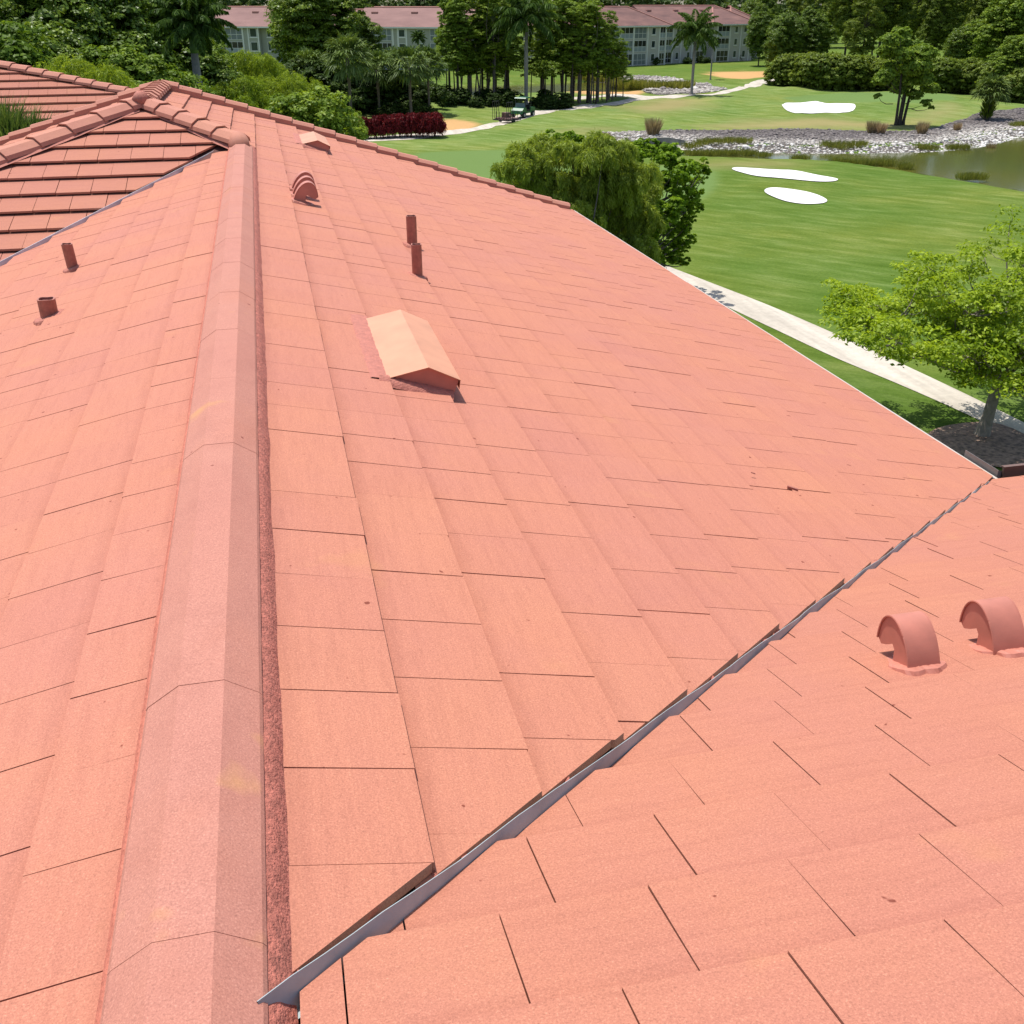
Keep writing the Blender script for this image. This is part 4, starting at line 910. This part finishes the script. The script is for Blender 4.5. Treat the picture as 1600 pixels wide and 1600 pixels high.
# --- prototypes -------------------------------------------------------------
T_DARK = make_tree('broadleaf_tree', 14, 6.5, 2.0, 26, F_DARK, M_BARKD, 41, sub=16, per=56, leaf=.165, lr=.34, fork=.22)
T_DARK2 = make_tree('broadleaf_tree', 14, 7, 1.5, 24, F_DARK, M_BARKD, 42, sub=15, per=56, leaf=.175, lr=.36, fork=.2)
T_MID = make_tree('broadleaf_tree', 13, 6, 1.8, 24, F_MID, M_BARKD, 43, sub=16, per=52, leaf=.16, lr=.34, fork=.25)
T_PINE = make_tree('pine_tree', 19, 5.2, 5, 26, F_OLIVE, M_BARKD, 44, shape='layer', sub=22, per=40, leaf=.19, asp=.32, lr=.34, fork=.5, flat=.6, tr=.26)
T_PINE2 = make_tree('pine_tree', 17, 5.0, 3.5, 28, F_OLIVE, M_BARKD, 45, shape='round', sub=20, per=42, leaf=.19, asp=.32, lr=.36, fork=.4, tr=.24)
T_CYP = make_tree('cypress_tree', 15, 3.4, 5.0, 24, F_CYP, M_BARK, 46, shape='layer', sub=26, per=32, leaf=.15, asp=.4, lr=.36, fork=.42, flat=.62, tr=.21, multi=3)
T_CYP2 = make_tree('cypress_tree', 15, 3.2, 4.8, 22, F_CYP, M_BARKD, 47, shape='cone', sub=24, per=32, leaf=.15, asp=.4, lr=.42, fork=.45, flat=.7, tr=.19, multi=2)
T_OLV = make_tree('broadleaf_tree', 12, 5.5, 1.0, 24, F_OLIVE, M_BARKD, 48, sub=18, per=48, leaf=.16, lr=.36, fork=.2)
T_SHR = make_tree('shrub', 2.6, 2.3, .2, 14, F_OLIVE, M_BARKD, 49, sub=34, per=30, leaf=.17, asp=.4, lr=.42, fork=.2, tr=.07)
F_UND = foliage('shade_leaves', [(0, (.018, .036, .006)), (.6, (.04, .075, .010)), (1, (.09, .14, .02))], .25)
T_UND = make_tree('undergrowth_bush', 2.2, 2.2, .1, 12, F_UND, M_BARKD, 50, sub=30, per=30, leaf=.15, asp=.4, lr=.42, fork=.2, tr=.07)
T_WEEP = make_weep('bottlebrush_tree', 9.5, 5.0, 3.0, 26, F_WEEP, 51, sub=60, per=44, leaf=.20, width=.024, drop=1.7, lr=.20)
for ob in [o for o in C.objects if o.name.startswith('crown') and o.parent == T_WEEP]:
    ob.data.materials[0] = foliage('light_weeping_leaves', [(0, (.13, .19, .012)), (.6, (.25, .34, .03)), (1, (.40, .50, .07))], .42)
P_ROY = royal_palm(61, fr=5.6, nf=30); P_ROY2 = royal_palm(66, H_=11, fr=2.7, nf=30, tr=.27); P_SAB = sabal_palm(62, 6.6, 2.3, nf=56); P_SAB2 = sabal_palm(63, 5.8, 2.2, nf=50)
# --- royal palms --------------------------------------------------------------
GR = 'royal palms on the golf course'
put(P_ROY, 1080, 0, top=50, base=149, rz=.4, label='royal palm standing beside the far cart path in front of the right building', cat='palm', group=GR)
put(P_ROY, 822, 0, top=28, base=166, rz=1.7, label='royal palm at the edge of the cypress grove behind the green cart', cat='palm', group=GR)
put(P_ROY2, 306, 70, top=34, rz=3.0, wz=1.0, label='royal palm rising behind the roof peak in front of the left building', cat='palm', group=GR)
put(P_ROY2, 655, 200, top=58, rz=.9, label='small feathery palm beside the left building wall', cat='palm', group=GR)
put(P_ROY2, 1112, 190, top=66, rz=2.2, wz=.8, label='smaller royal palm just behind the tall one by the far path', cat='palm', group=GR)
# --- fan palms ---------------------------------------------------------------
GS = 'fan palms behind the dark red hedge'
for (pr, px, base, top, rz, lab) in ((P_SAB, 549, 189, 66, 0, 'tallest fan palm with a bare trunk above the left end of the red hedge'), (P_SAB2, 593, 181, 88, 1, 'fan palm next right of the tallest bare trunked one'),
        (P_SAB, 618, 176, 84, 2, 'fan palm third from the left behind the middle of the red hedge'), (P_SAB2, 643, 184, 79, 3, 'fan palm with yellow green leaves behind the red hedge'),
        (P_SAB, 671, 178, 84, 4, 'rightmost fan palm above the right end of the red hedge'), (P_SAB2, 490, 178, 85, 5, 'fan palm between the bottlebrush trees and the tallest fan palm'), (P_SAB, 468, 168, 100, 2.5, 'low fan palm half hidden by the bottlebrush trees')):
    put(pr, px, 0, top=top, base=base, rz=rz, label=lab, cat='palm', group=GS)
pb = sabal_palm(64, 2.9, 1.9, elr=1.5, nf=74, tr=.36, boots=True)
x_, y_ = G(1541, 186); place(pb, (x_, y_, float(hgt(np.array([x_]), np.array([y_]))[0])), 0, 1.0, label='stout fan palm with a shaggy dark trunk on the rock bank', cat='palm')
mb = MB(); rs = np.random.RandomState(9); V, A = blades([(0, 0, z, .5) for z in np.arange(.2, 2.8, .25)], 60, .7, .06, rs, .6, .6); link('leaf_bases', npmesh('leaf_bases', V, 4, F_DARK, A), pb)
rs = np.random.RandomState(19); p = at(8, 200, 20.5); ar = empty('palm', (p.x, 20.5, 0), label='thin bladed palm crown poking up between the two roofs at the left edge', cat='palm')
mb = MB(); mb.tube([(0, 0, 0), (.05, 0, p.z*.5), (0, 0, p.z-.3)], [.14, .10, .07], 8); mb.build('trunk', M_BARK, ar, smooth=True)
V, A = blades([(dx, dy, p.z-.35+dz, .16) for dx, dy, dz in ((0, 0, 0), (.3, .1, -.1), (-.35, .1, -.1), (.1, -.25, -.15), (-.15, .3, .05), (.5, 0, -.3), (-.6, -.1, -.2))], 230, .80, .011, rs, 1.2, .75); link('crown', npmesh('crown', V, 4, F_SABAL, A), ar)
# --- cypress grove ---------------------------------------------------------------
GC = 'slender trees of the cypress grove'
gl = [(703, 160, -8, 1), (716, 163, -4, 1), (733, 160, -12, 0), (754, 158, -6, 1), (772, 161, -14, 0), (792, 159, -4, 1), (846, 160, 10, 1), (862, 157, -4, 0), (878, 160, -8, 1), (892, 157, 12, 0), (905, 160, 0, 0), (918, 158, -3, 1), (934, 157, 14, 0), (950, 155, 36, 0), (962, 153, 60, 1)]
ordn = ['first', 'second', 'third', 'fourth', 'fifth', 'sixth', 'seventh', 'eighth', 'ninth', 'tenth', 'eleventh', 'twelfth', 'thirteenth', 'fourteenth', 'fifteenth']
for i, (px, base, top, k) in enumerate(gl):
    put((T_CYP, T_CYP2)[k], px, 0, top=top, base=base, rz=i*1.3, wz=1.0+.12*(i % 3), label=f'slender grey trunked cypress, {ordn[i]} from the left in the grove', group=GC)
GU = 'dark bushes under the grove'
for i, px in enumerate((596, 620, 645, 668, 700, 722, 745, 770, 800, 838, 858, 880)):
    put(T_UND, px, 0, s=(.5+.14*(i % 3)), base=168-(i % 2)*2 if px > 690 else 181, rz=i*1.1, label=f'dark undergrowth bush at the foot of the trees, {ordn[i]} from the left', cat='bush', group=GU)
for i, (px, Y, top, k) in enumerate(((735, 178, 10, 0), (775, 170, 40, 1), (850, 172, 20, 1), (905, 178, 2, 0))):
    put((T_CYP, T_CYP2)[k], px, Y, top=top, rz=i*2.3, wz=1.25, label=f'cypress standing deeper in the grove, {ordn[i]} from the left behind the front trunks', group=GC)
for i, (px, Y, s_) in enumerate(((478, 138, 2.3), (500, 141, 2.2), (524, 139, 2.0), (562, 141, 2.2), (588, 140, 1.7), (606, 143, 1.8), (660, 142, 1.3), (690, 150, .9), (715, 152, .6), (758, 151, .7), (786, 149, .8), (852, 149, .7))):
    put(T_UND, px, Y, s=s_, rz=i*1.3, label=f'tall dark understorey thicket, {ordn[i]} from the left behind the palms and grove', cat='bush', group='understorey thickets')
put(T_MID, 632, 150, top=118, rz=1, wz=.8, label='small bright green tree between the fan palms behind the red hedge')
# --- left woods -------------------------------------------------------------
GL = 'broadleaf trees of the left woods'
lw = [(-20, 78, -40, 0), (42, 82, -60, 1), (100, 88, -45, 2), (150, 80, -30, 0), (205, 86, -35, 1), (250, 92, -20, 2), (285, 84, 60, 1), (20, 110, -50, 1), (90, 116, -70, 0), (170, 112, -50, 2), (240, 120, -50, 0), (340, 118, 85, 1), (65, 66, 60, 0), (190, 64, 75, 2), (-10, 62, 40, 2)]
for i, (px, Y, top, k) in enumerate(lw):
    put((T_DARK, T_DARK2, T_MID)[k], px, Y, top=top, rz=i*1.9, label='%s tree, %s from the left in the %s row of the left woods' % (('dark glossy', 'deep green spreading', 'mid green')[k], ordn[sorted(q[0] for q in lw if (q[1] < 70, q[1] > 105) == (Y < 70, Y > 105)).index(px)], 'front' if Y < 70 else 'back' if Y > 105 else 'middle'), group=GL)
put(T_DARK2, 505, 168, top=-34, rz=.6, wz=1.05, label='big dark rounded tree between the two visible parts of the left building')
put(T_DARK, 470, 176, top=-10, rz=2.6, wz=.8, label='dark tree filling the left flank of the big rounded tree')
put(T_DARK, 560, 176, top=20, rz=4.0, wz=.9, label='lower dark tree at the right flank of the big rounded tree')
put(T_DARK2, 525, 150, top=98, rz=4.4, wz=1.2, label='low dark tree in the shade under the fan palms')
put(T_DARK, 600, 155, top=128, rz=5.4, wz=1.1, label='low dark bushy tree behind the red hedge palms')
GB = 'light green bottlebrush trees left of the fan palms'
put(T_WEEP, 400, 98, top=78, rz=0, label='tallest drooping yellow green tree left of the fan palms', group=GB)
put(T_WEEP, 362, 82, top=118, rz=2, label='drooping yellow green tree nearest the roof peak', group=GB)
put(T_WEEP, 447, 84, top=112, rz=4, label='yellow green drooping tree next to the half hidden low fan palm', group=GB)
put(T_WEEP, 128, 58, top=88, rz=5, wz=.85, label='light green feathery tree behind the neighbour ridge', group=GB)
o = put(T_OLV, 468, 56, top=155, rz=1, label='rounded yellow green shrub tree at the far roof edge'); o2 = put(T_OLV, 520, 60, top=186, rz=2, wz=.8, label='low yellow green shrub tree between the roof edge and the red hedge')
for oo in (o, o2):
    for ch in [x for x in C.objects if x.parent == oo and x.name.startswith('crown')]:
        ch.data = ch.data.copy(); ch.data.materials[0] = F_CYP
# --- right woods ------------------------------------------------------------
GW = 'trees of the right woods'
rw = [(1185, 232, 12, 3), (1222, 205, 22, 4), (1262, 208, 16, 4), (1318, 226, -60, 1), (1345, 188, -20, 0), (1300, 180, 85, 2), (1370, 200, -90, 1), (1420, 215, -80, 0), (1455, 190, -40, 1), (1500, 178, 40, 4), (1478, 205, -90, 0), (1530, 190, -70, 1), (1560, 160, 0, 2), (1600, 168, -60, 0), (1640, 150, 10, 2), (1585, 138, 60, 2), (1395, 176, 60, 4), (1440, 172, 75, 4), (1620, 185, -90, 1), (1240, 245, -20, 0), (1290, 260, -40, 1), (1360, 250, -60, 0), (1440, 255, -60, 1), (1520, 240, -80, 0), (1180, 270, -6, 4)]
wn_ = ('tall open crowned pine', 'olive green pine', 'rounded olive tree', 'dark glossy broadleaf', 'dense dark green tree')
for i, (px, Y, top, k) in enumerate(rw):
    pr = (T_PINE, T_PINE2, T_OLV, T_DARK, T_DARK2)[k]; row = 'front' if Y < 182 else ('middle' if Y < 230 else 'back')
    n_ = sorted([q[0] for q in rw if ('front' if q[1] < 182 else ('middle' if q[1] < 230 else 'back')) == row]).index(px)
    put(pr, px, Y, top=top, rz=i*2.1, wz=(.9, 1.0, 1.0, .75, .8)[k]*(1.0 if top > -30 else .85), label=f'{wn_[k]}, {ordn[n_]} from the left in the {row} row behind the hedge', group=GW)
GH = 'broad leaved hedge shrubs along the far green'
for i, (px, base, s) in enumerate(((1222, 133, 1.1), (1240, 134, 1.35), (1262, 136, 1.4), (1285, 139, 1.45), (1310, 139, 1.4), (1335, 138, 1.35), (1358, 137, 1.3), (1470, 146, 1.3), (1492, 145, 1.3), (1515, 147, 1.2), (1572, 156, 1.3), (1592, 160, 1.2), (1560, 150, 1.3), (1380, 140, 1.2))):
    put(T_SHR, px, 0, s=s*1.25, base=base, rz=i*1.7, label=f'broad leaved hedge shrub, {ordn[sorted([1222, 1240, 1262, 1285, 1310, 1335, 1358, 1470, 1492, 1515, 1572, 1592, 1560, 1380]).index(px)]} from the left along the far green', cat='shrub', group=GH)
for i, (px, base, s) in enumerate(((1022, 101.5, .8), (1073, 100, .7), (1095, 99, .8), (1105, 98.5, .6), (1152, 95, .9), (1168, 93, .9))):
    put(T_UND, px, 0, s=s*.8, base=base, rz=i, label=f'small foundation bush, {ordn[i]} from the left along the right building', cat='bush', group='foundation bushes')
# --- red hedge -------------------------------------------------------------
rh = make_weep('red_shrub', 3.0, 1.35, .7, 9, F_RED, 71, sub=60, per=26, leaf=.26, width=.05, drop=.9, lr=.55, tr=.09)
for i, px in enumerate((532, 551, 569, 588, 606, 625, 643, 661, 679)):
    top = 184-(i*.8); put(rh, px, 0, top=top, base=216-(.2*i), rz=i*2.2, wz=.92, label=f'dark red leaved shrub, {ordn[i]} from the left in the red hedge', cat='shrub', group='dark red hedge shrubs')
# --- reeds, tufts ------------------------------------------------------------
rs = np.random.RandomState(77)
tf = empty('grass_tuft'); V, A = blades([(0, 0, 0, .30)], 700, 1.0, .012, rs, .55, .25); link('blades', npmesh('blades', V, 4, F_TUFT, A), tf); tf['h0'] = 1.0
for i, (px, base, s, lab) in enumerate(((1020, 211, 1.75, 'tall purplish grass tuft above the culvert'), (947, 214, 1.1, 'small purplish grass tuft near the left end of the rocks'), (1362, 209, 1.35, 'greenish tan grass tuft left of the slender trunks'), (1376, 210, 1.15, 'pale tuft touching the greenish one by the slender trunks'),
        (1440, 210, 1.3, 'pinkish grass tuft right of the slender trunks'), (1495, 205, .9, 'low tan tuft on the rock bank'), (1550, 222, .9, 'tan tuft low on the rock bank near the water'))):
    put(tf, px, 0, s=s, base=base, rz=i, label=lab, cat='grass tuft', group='ornamental grass tufts')
RP = []
def reed(px0, px1, py, n, r=.5, z=WZ):
    for i in range(n):
        x, y = G(px0+(px1-px0)*(i+.5)/n, py+rs.uniform(-1, 1), z); RP.append((x, y, max(z, float(hgt(np.array([x]), np.array([y]))[0])), r*rs.uniform(.6, 1.3)))
reed(1070, 1170, 232, 26, .7); reed(1075, 1180, 243, 34, .6); reed(1185, 1200, 247, 5, .5); reed(1285, 1352, 236, 18, .5); reed(1238, 1262, 252, 8, .5); reed(1300, 1395, 259, 34, .5); reed(1408, 1420, 264, 6, .5)
reed(1432, 1462, 235, 8, .4); reed(1480, 1515, 234, 10, .4); reed(1500, 1535, 281, 14, .5, -.4); reed(1580, 1610, 205, 10, .6)
V, A = blades(RP, 130, .62, .012, rs, .15, .3); link('reeds', npmesh('reeds', V, 4, F_REED, A), kind='stuff')
RP = []; reed(955, 1012, 139, 14, 1.6); reed(1020, 1072, 143, 16, 1.5); reed(900, 960, 128, 10, 1.8); V, A = blades(RP, 200, 1.5, .05, rs, .15, .3); link('reeds', npmesh('reeds', V, 4, F_REED, A), kind='stuff')
# --- far wood behind everything -------------------------------------------------
rs = np.random.RandomState(90); LB = []
for Y, n, h in ((330, 62, 15), (370, 60, 18.5)):
    for i in range(n):
        x = -150+ (470+Y*.2)*i/n+rs.uniform(-3, 3); hh = h*rs.uniform(.82, 1.15)
        for j in range(4): LB.append((x+rs.uniform(-3, 3), Y+rs.uniform(-6, 6), hh*(.45+.17*j), rs.uniform(3.2, 5)))
V, A = crown(LB, 3.4, 22, .55, rs, subr=.36, up=.6); link('forest', npmesh('forest', V, 4, F_BACK, A), kind='stuff')
# ================================================================ FAR BUILDINGS
M_W1 = plain('grey_cream_stucco', (.44, .41, .37), .9, var=.04, scale=.4); M_W2 = plain('olive_beige_stucco', (.34, .335, .28), .9, var=.05, scale=.4)
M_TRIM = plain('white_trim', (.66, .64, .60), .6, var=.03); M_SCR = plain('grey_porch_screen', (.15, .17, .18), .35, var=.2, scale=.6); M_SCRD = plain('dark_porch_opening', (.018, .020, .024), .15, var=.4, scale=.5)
M_SCRL = plain('sheer_porch_panel', (.26, .29, .31), .5, var=.1, scale=.7); M_GLS = plain('window_glass', (.03, .045, .05), .08, var=.4, scale=.6)
def far_roof_mat(name, a, b_):
    m, nt, b = mat(name); tc = nd(nt, 'ShaderNodeTexCoord'); mp = nd(nt, 'ShaderNodeMapping'); mp.inputs['Scale'].default_value = (.35, 1.0, 1); lk(nt, tc.outputs['Object'], mp.inputs[0])
    n = noise_n(nt, mp.outputs[0], .5, 5, .65); c = ramp(nt, n.outputs[0], [(.3, a), (.7, b_)]).outputs[0]; w = nd(nt, 'ShaderNodeTexWave', bands_direction='Y'); w.inputs['Scale'].default_value = 1.4
    lk(nt, tc.outputs['Object'], w.inputs['Vector']); c = mix(nt, 1.0, c, ramp(nt, w.outputs[1], [(0, (.86, .86, .86)), (.5, (1, 1, 1))]).outputs[0], 'MULTIPLY'); lk(nt, c, b.inputs['Base Color']); b.inputs['Roughness'].default_value = .9; return m
M_FR1 = far_roof_mat('weathered_purple_red_tiles', (.125, .062, .055), (.25, .125, .10)); M_FR2 = far_roof_mat('faded_pink_tiles', (.215, .115, .10), (.30, .165, .142)); M_FRV = plain('pink_hip_tiles', (.42, .20, .16), .9)
def far_building(A, B, label, mw_, mroof, s0, s1, ez=8.35, depth=15):
    ang = math.atan2(B[1]-A[1], B[0]-A[0]); o = empty('apartment_building', (A[0], A[1], 0), ang, label=label, cat='building'); d = Vector((math.cos(ang), math.sin(ang)))
    def S(px):
        q = ray(px, 60); k = q[0]/q[1]; return ((k*A[1]-A[0])/(d.x-k*d.y))
    def wallbox(x0, x1, y0, y1, z1=ez):
        mb = MB(); mb.box((x0, y0, 0), (x1, y1, z1)); mb.build('wall', mw_, o)
    def roof(x0, x1, y0, y1, z, p=.5, ends=(1, 1)):
        mb = MB(); w = (y1-y0)/2; h = w*p; ym = (y0+y1)/2; a = x0+(w if ends[0] else 0); b = x1-(w if ends[1] else 0)
        mb.add([(x0, y0, z), (x1, y0, z), (x1, y1, z), (x0, y1, z), (a, ym, z+h), (b, ym, z+h)], [(0, 1, 5, 4), (2, 3, 4, 5), (1, 2, 5), (3, 0, 4), (3, 2, 1, 0)]); r = mb.build('roof', mroof, o)
        mb = MB()
        if ends[1]: mb.tube([(x1, y0, z+.05), (b, ym, z+h+.05)], .16, 6)
        if ends[0]: mb.tube([(x0, y0, z+.05), (a, ym, z+h+.05)], .16, 6)
        mb.tube([(a, ym, z+h+.03), (b, ym, z+h+.03)], .16, 6); mb.build('ridge_tiles', M_FRV, r)
        mb = MB(); mb.box((x0+.02, y0-.04, z-.30), (x1-.02, y0+.0, z-.02)); mb.build('fascia', M_TRIM, r); 
        for t in np.arange(a+3, b-2, 9):
            m_ = MB(); yy = ym-2.2; zz = z+h-2.2*p; m_.box((t-.7, yy-.3, zz-.1), (t+.7, yy+.3, zz+.22)); m_.build('roof_vent', M_FRV, r)
        return r
    def win(px0, px1, y, z0, z1, lanai=0):
        x0, x1 = S(px0), S(px1); f = MB(); t = .07 if lanai else .10
        cols = 1 if not lanai else max(2, round((x1-x0)/1.25))
        f.box((x0, y-.06, z0), (x1, y-.0, z0+t)); f.box((x0, y-.06, z1-t), (x1, y, z1)); f.box((x0, y-.062, z0), (x0+t, y-.002, z1)); f.box((x1-t, y-.062, z0), (x1, y-.002, z1))
        for c in range(1, cols): xx = x0+(x1-x0)*c/cols; f.box((xx-.04, y-.05, z0+t), (xx+.04, y-.004, z1-t))
        if lanai: f.box((x0+t, y-.052, z0+1.0), (x1-t, y-.003, z0+1.08))
        else: f.box((x0-.15, y-.09, z0-.16), (x1+.15, y-.001, z0-.0))
        w = f.build('screened_porch' if lanai else 'window', M_TRIM, o)
        def pane(a, b, c, e, m): g = MB(); g.box((a, y-.03, c), (b, y-.012, e)); g.build('screen' if lanai else 'pane', m, w)
        if lanai == 0: pane(x0+t, x1-t, z0+t, z1-t, M_GLS)
        elif lanai == 1: pane(x0+t, x1-t, z0+t, z1-t, M_SCR)
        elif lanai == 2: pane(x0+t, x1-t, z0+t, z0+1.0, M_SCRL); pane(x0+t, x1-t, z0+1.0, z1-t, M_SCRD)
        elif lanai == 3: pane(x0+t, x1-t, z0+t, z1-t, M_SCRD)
    def post(px, y, z1=ez-.3, w=.16):
        x = S(px); mb = MB(); mb.box((x-w, y-.10, 0), (x+w, y-.0, z1)); mb.build('pilaster', M_TRIM, o)
    return o, S, wallbox, roof, win, post
FH = ((0.15, 2.55), (2.95, 5.30), (5.70, 8.00))
A_, B_ = G(969, 104), G(1125, 97)
o, S, wb, rf, wi, po = far_building(A_, B_, 'grey cream three storey building under a weathered purple red tile roof', M_W1, M_FR1, 0, 0)
wb(S(880), S(1041), 0, 14); wb(S(1041)+.01, S(1117), 2.2, 14.2); wb(S(1117)+.01, S(1180), .6, 13); wb(S(1180)+.01, S(1215), 6, 18, 8.1)
for k, (z0, z1) in enumerate(FH):
    wi(948, 967, 0, z0, z1, 1); wi(970, 989, 0, z0, z1, (3, 1, 2)[k]); wi(991, 1010, 0, z0, z1, (1, 2, 1)[k]); wi(1018, 1024, 0, z0+.7, z1-.1); wi(1031, 1039, 0, z0, z1, (3, 2, 2)[k])
    wi(1043, 1061, 2.2, z0, z1, (3, 2, 2)[k]); wi(1067, 1072, 2.2, z0+.7, z1-.1); wi(1085, 1090, 2.2, z0+.7, z1-.1); wi(1094, 1111, 2.2, z0, z1, (3, 2, 2)[k])
    wi(1124, 1142, .6, z0, z1, (3, 2, 2)[k]); wi(1150, 1155, .6, z0+.7, z1-.1); wi(1164, 1169, .6, z0+.7, z1-.1)
for px in (968, 990, 1012, 1030, 1040.3): po(px, 0)
for px in (1062, 1075, 1093, 1112): po(px, 2.2)
for px in (1123, 1143, 1160, 1174): po(px, .6)
rf(S(870), S(1047), -.6, 14.6, 8.35, .5); rf(S(1030), S(1190), 1.2, 17.5, 8.37, .49, (0, 1)); rf(S(1112), S(1184), -.1, 14, 8.39, .5); rf(S(1165), S(1222), 5, 20, 8.10, .55)
A_, B_ = G(342, 41, 8.35), G(685, 42.5, 8.35)
o, S, wb, rf, wi, po = far_building(A_, B_, 'olive beige three storey building under a faded pink tile roof behind the trees', M_W2, M_FR2, 0, 0)
wb(S(270), S(405), 0, 14); wb(S(405)+.01, S(560), 1.2, 14.1); wb(S(560)+.01, S(735), 0, 13.9)
for k, (z0, z1) in enumerate(FH):
    wi(330, 352, 0, z0, z1, (2, 3, 1)[k]); wi(353, 379, 0, z0, z1, (2, 2, 1)[k]); wi(391, 402, 0, z0+.5, z1, 0); wi(414, 420, 1.2, z0+.5, z1); wi(428, 446, 1.2, z0, z1, 1)
    wi(567, 589, 0, z0, z1, (2, 2, 1)[k]); wi(590, 612, 0, z0, z1, (2, 2, 1)[k]); wi(623, 633, 0, z0+.7, z1-.1); wi(652, 662, 0, z0+.7, z1-.1); wi(672, 695, 0, z0, z1, 1)
for px in (380, 388.5, 404, 614, 622, 635): po(px, 0)
rf(S(262), S(428), -.6, 14.6, 8.35, .50, (1, 0)); rf(S(405), S(560)+.3, .6, 14.4, 8.37, .47, (0, 0)); rf(S(556), S(742), -.6, 14.2, 8.39, .50, (0, 0))
# ================================================================ GREEN CART AND CAGE
M_GRN = plain('green_cart_paint', (.02, .115, .045), .35, var=.1); M_BLK = plain('black_steel', (.018, .018, .018), .5); M_TYR = plain('tyre_rubber', (.02, .02, .02), .9); M_WSH = plain('glossy_windscreen', (.10, .14, .13), .1, var=.1); M_RIM = plain('wheel_rim', (.45, .45, .43), .4)
x_, y_ = G(817, 182); z_ = float(hgt(np.array([x_]), np.array([y_]))[0])+.03
ca = empty('utility_cart', (x_, y_, z_), -2.3, label='green utility cart with a roof parked on the far cart path', cat='cart')
mb = MB(); mb.prism([(-1.5, .45), (-1.5, .95), (-.5, 1.0), (-.45, .62), (.35, .62), (.45, 1.05), (1.05, .98), (1.35, .75), (1.4, .42)], lambda p: Vector((p[0], -.65, p[1])), lambda p: Vector((p[0], .65, p[1]))); mb.build('body', M_GRN, ca)
mb = MB(); mb.prism([(-.75, 1.92), (-.65, 2.02), (.55, 2.02), (.68, 1.92)], lambda p: Vector((p[0], -.66, p[1])), lambda p: Vector((p[0], .66, p[1]))); mb.build('canopy', M_GRN, ca)
mb = MB(); [mb.tube([(x0, y0, z0), (x1, y0, 1.93)], .03, 6) for y0 in (-.6, .6) for (x0, z0, x1) in ((-.62, .9, -.68), (.55, 1.0, .5))]; mb.build('roof_post', M_BLK, ca)
mb = MB(); mb.box((-.45, -.58, .62), (.1, .58, .80)); mb.box((-.55, -.58, .80), (-.42, .58, 1.25)); mb.build('seat', M_BLK, ca)
mb = MB(); mb.add([(.62, -.56, 1.02), (.62, .56, 1.02), (.52, .56, 1.45), (.52, -.56, 1.45), (.64, -.56, 1.02), (.64, .56, 1.02), (.54, .56, 1.45), (.54, -.56, 1.45)], [(0, 1, 2, 3), (7, 6, 5, 4), (0, 4, 5, 1), (2, 6, 7, 3), (1, 5, 6, 2), (0, 3, 7, 4)]); mb.build('windscreen', M_WSH, ca)
for sx in (-1.0, .95):
    for sy in (-.62, .62):
        mb = MB(); mb.tube([(sx, sy-.12, .30), (sx, sy+.12, .30)], .30, 16); w = mb.build('wheel', M_TYR, ca); mb = MB(); mb.tube([(sx, sy-.13, .30), (sx, sy+.13, .30)], .15, 10); mb.build('rim', M_RIM, w)
mb = MB(); [mb.tube([(1.36, sy, .68), (1.41, sy, .67)], .09, 10) for sy in (-.45, .45)]; mb.build('headlight', M_WSH, ca)
x_, y_ = G(792, 190); z_ = float(hgt(np.array([x_]), np.array([y_]))[0])+.03
ca.scale = (1.2, 1.2, 1.15)
tr = empty('cage_trailer', (x_, y_, z_), -2.55, label='black barred cage frame with equipment in front of the green cart', cat='trailer')
mb = MB(); W, L2, Hh = 1.15, 1.25, 2.5
for sy in (-W, W):
    for sx in np.linspace(.2, L2, 4): mb.tube([(sx, sy, .35), (sx, sy, Hh*.95)], .035, 5)
    mb.tube([(.2, sy, Hh*.95), (L2, sy, Hh*.95)], .035, 5); mb.tube([(-L2, sy, .35), (L2, sy, .35)], .05, 5)
for sx in (-L2, L2):
    mb.tube([(sx, -W, .35), (sx, W, .35)], .05, 5)
    for sy in np.linspace(-W, W, 5)[1:-1]: mb.tube([(sx, sy, .35), (sx, sy, 1.3)], .03, 5)
mb.build('frame', M_BLK, tr)
mb = MB(); rg = random.Random(5)
for i in range(5): yy = -.9+.45*i; mb.tube([(-.9, yy, .42), (.9, yy, .42)], .18, 10)
mb.tube([(-.2, -.9, .75), (.1, .9, .85)], .08, 8); mb.box((-.3, -.4, .55), (.5, .3, 1.15)); mb.build('roller', plain('rusty_steel', (.16, .09, .075), .6, var=.4, scale=9), tr)
for sy in (-1.05, 1.05):
    mb = MB(); mb.tube([(0, sy-.08, .28), (0, sy+.08, .28)], .28, 14); mb.build('wheel', M_TYR, tr)
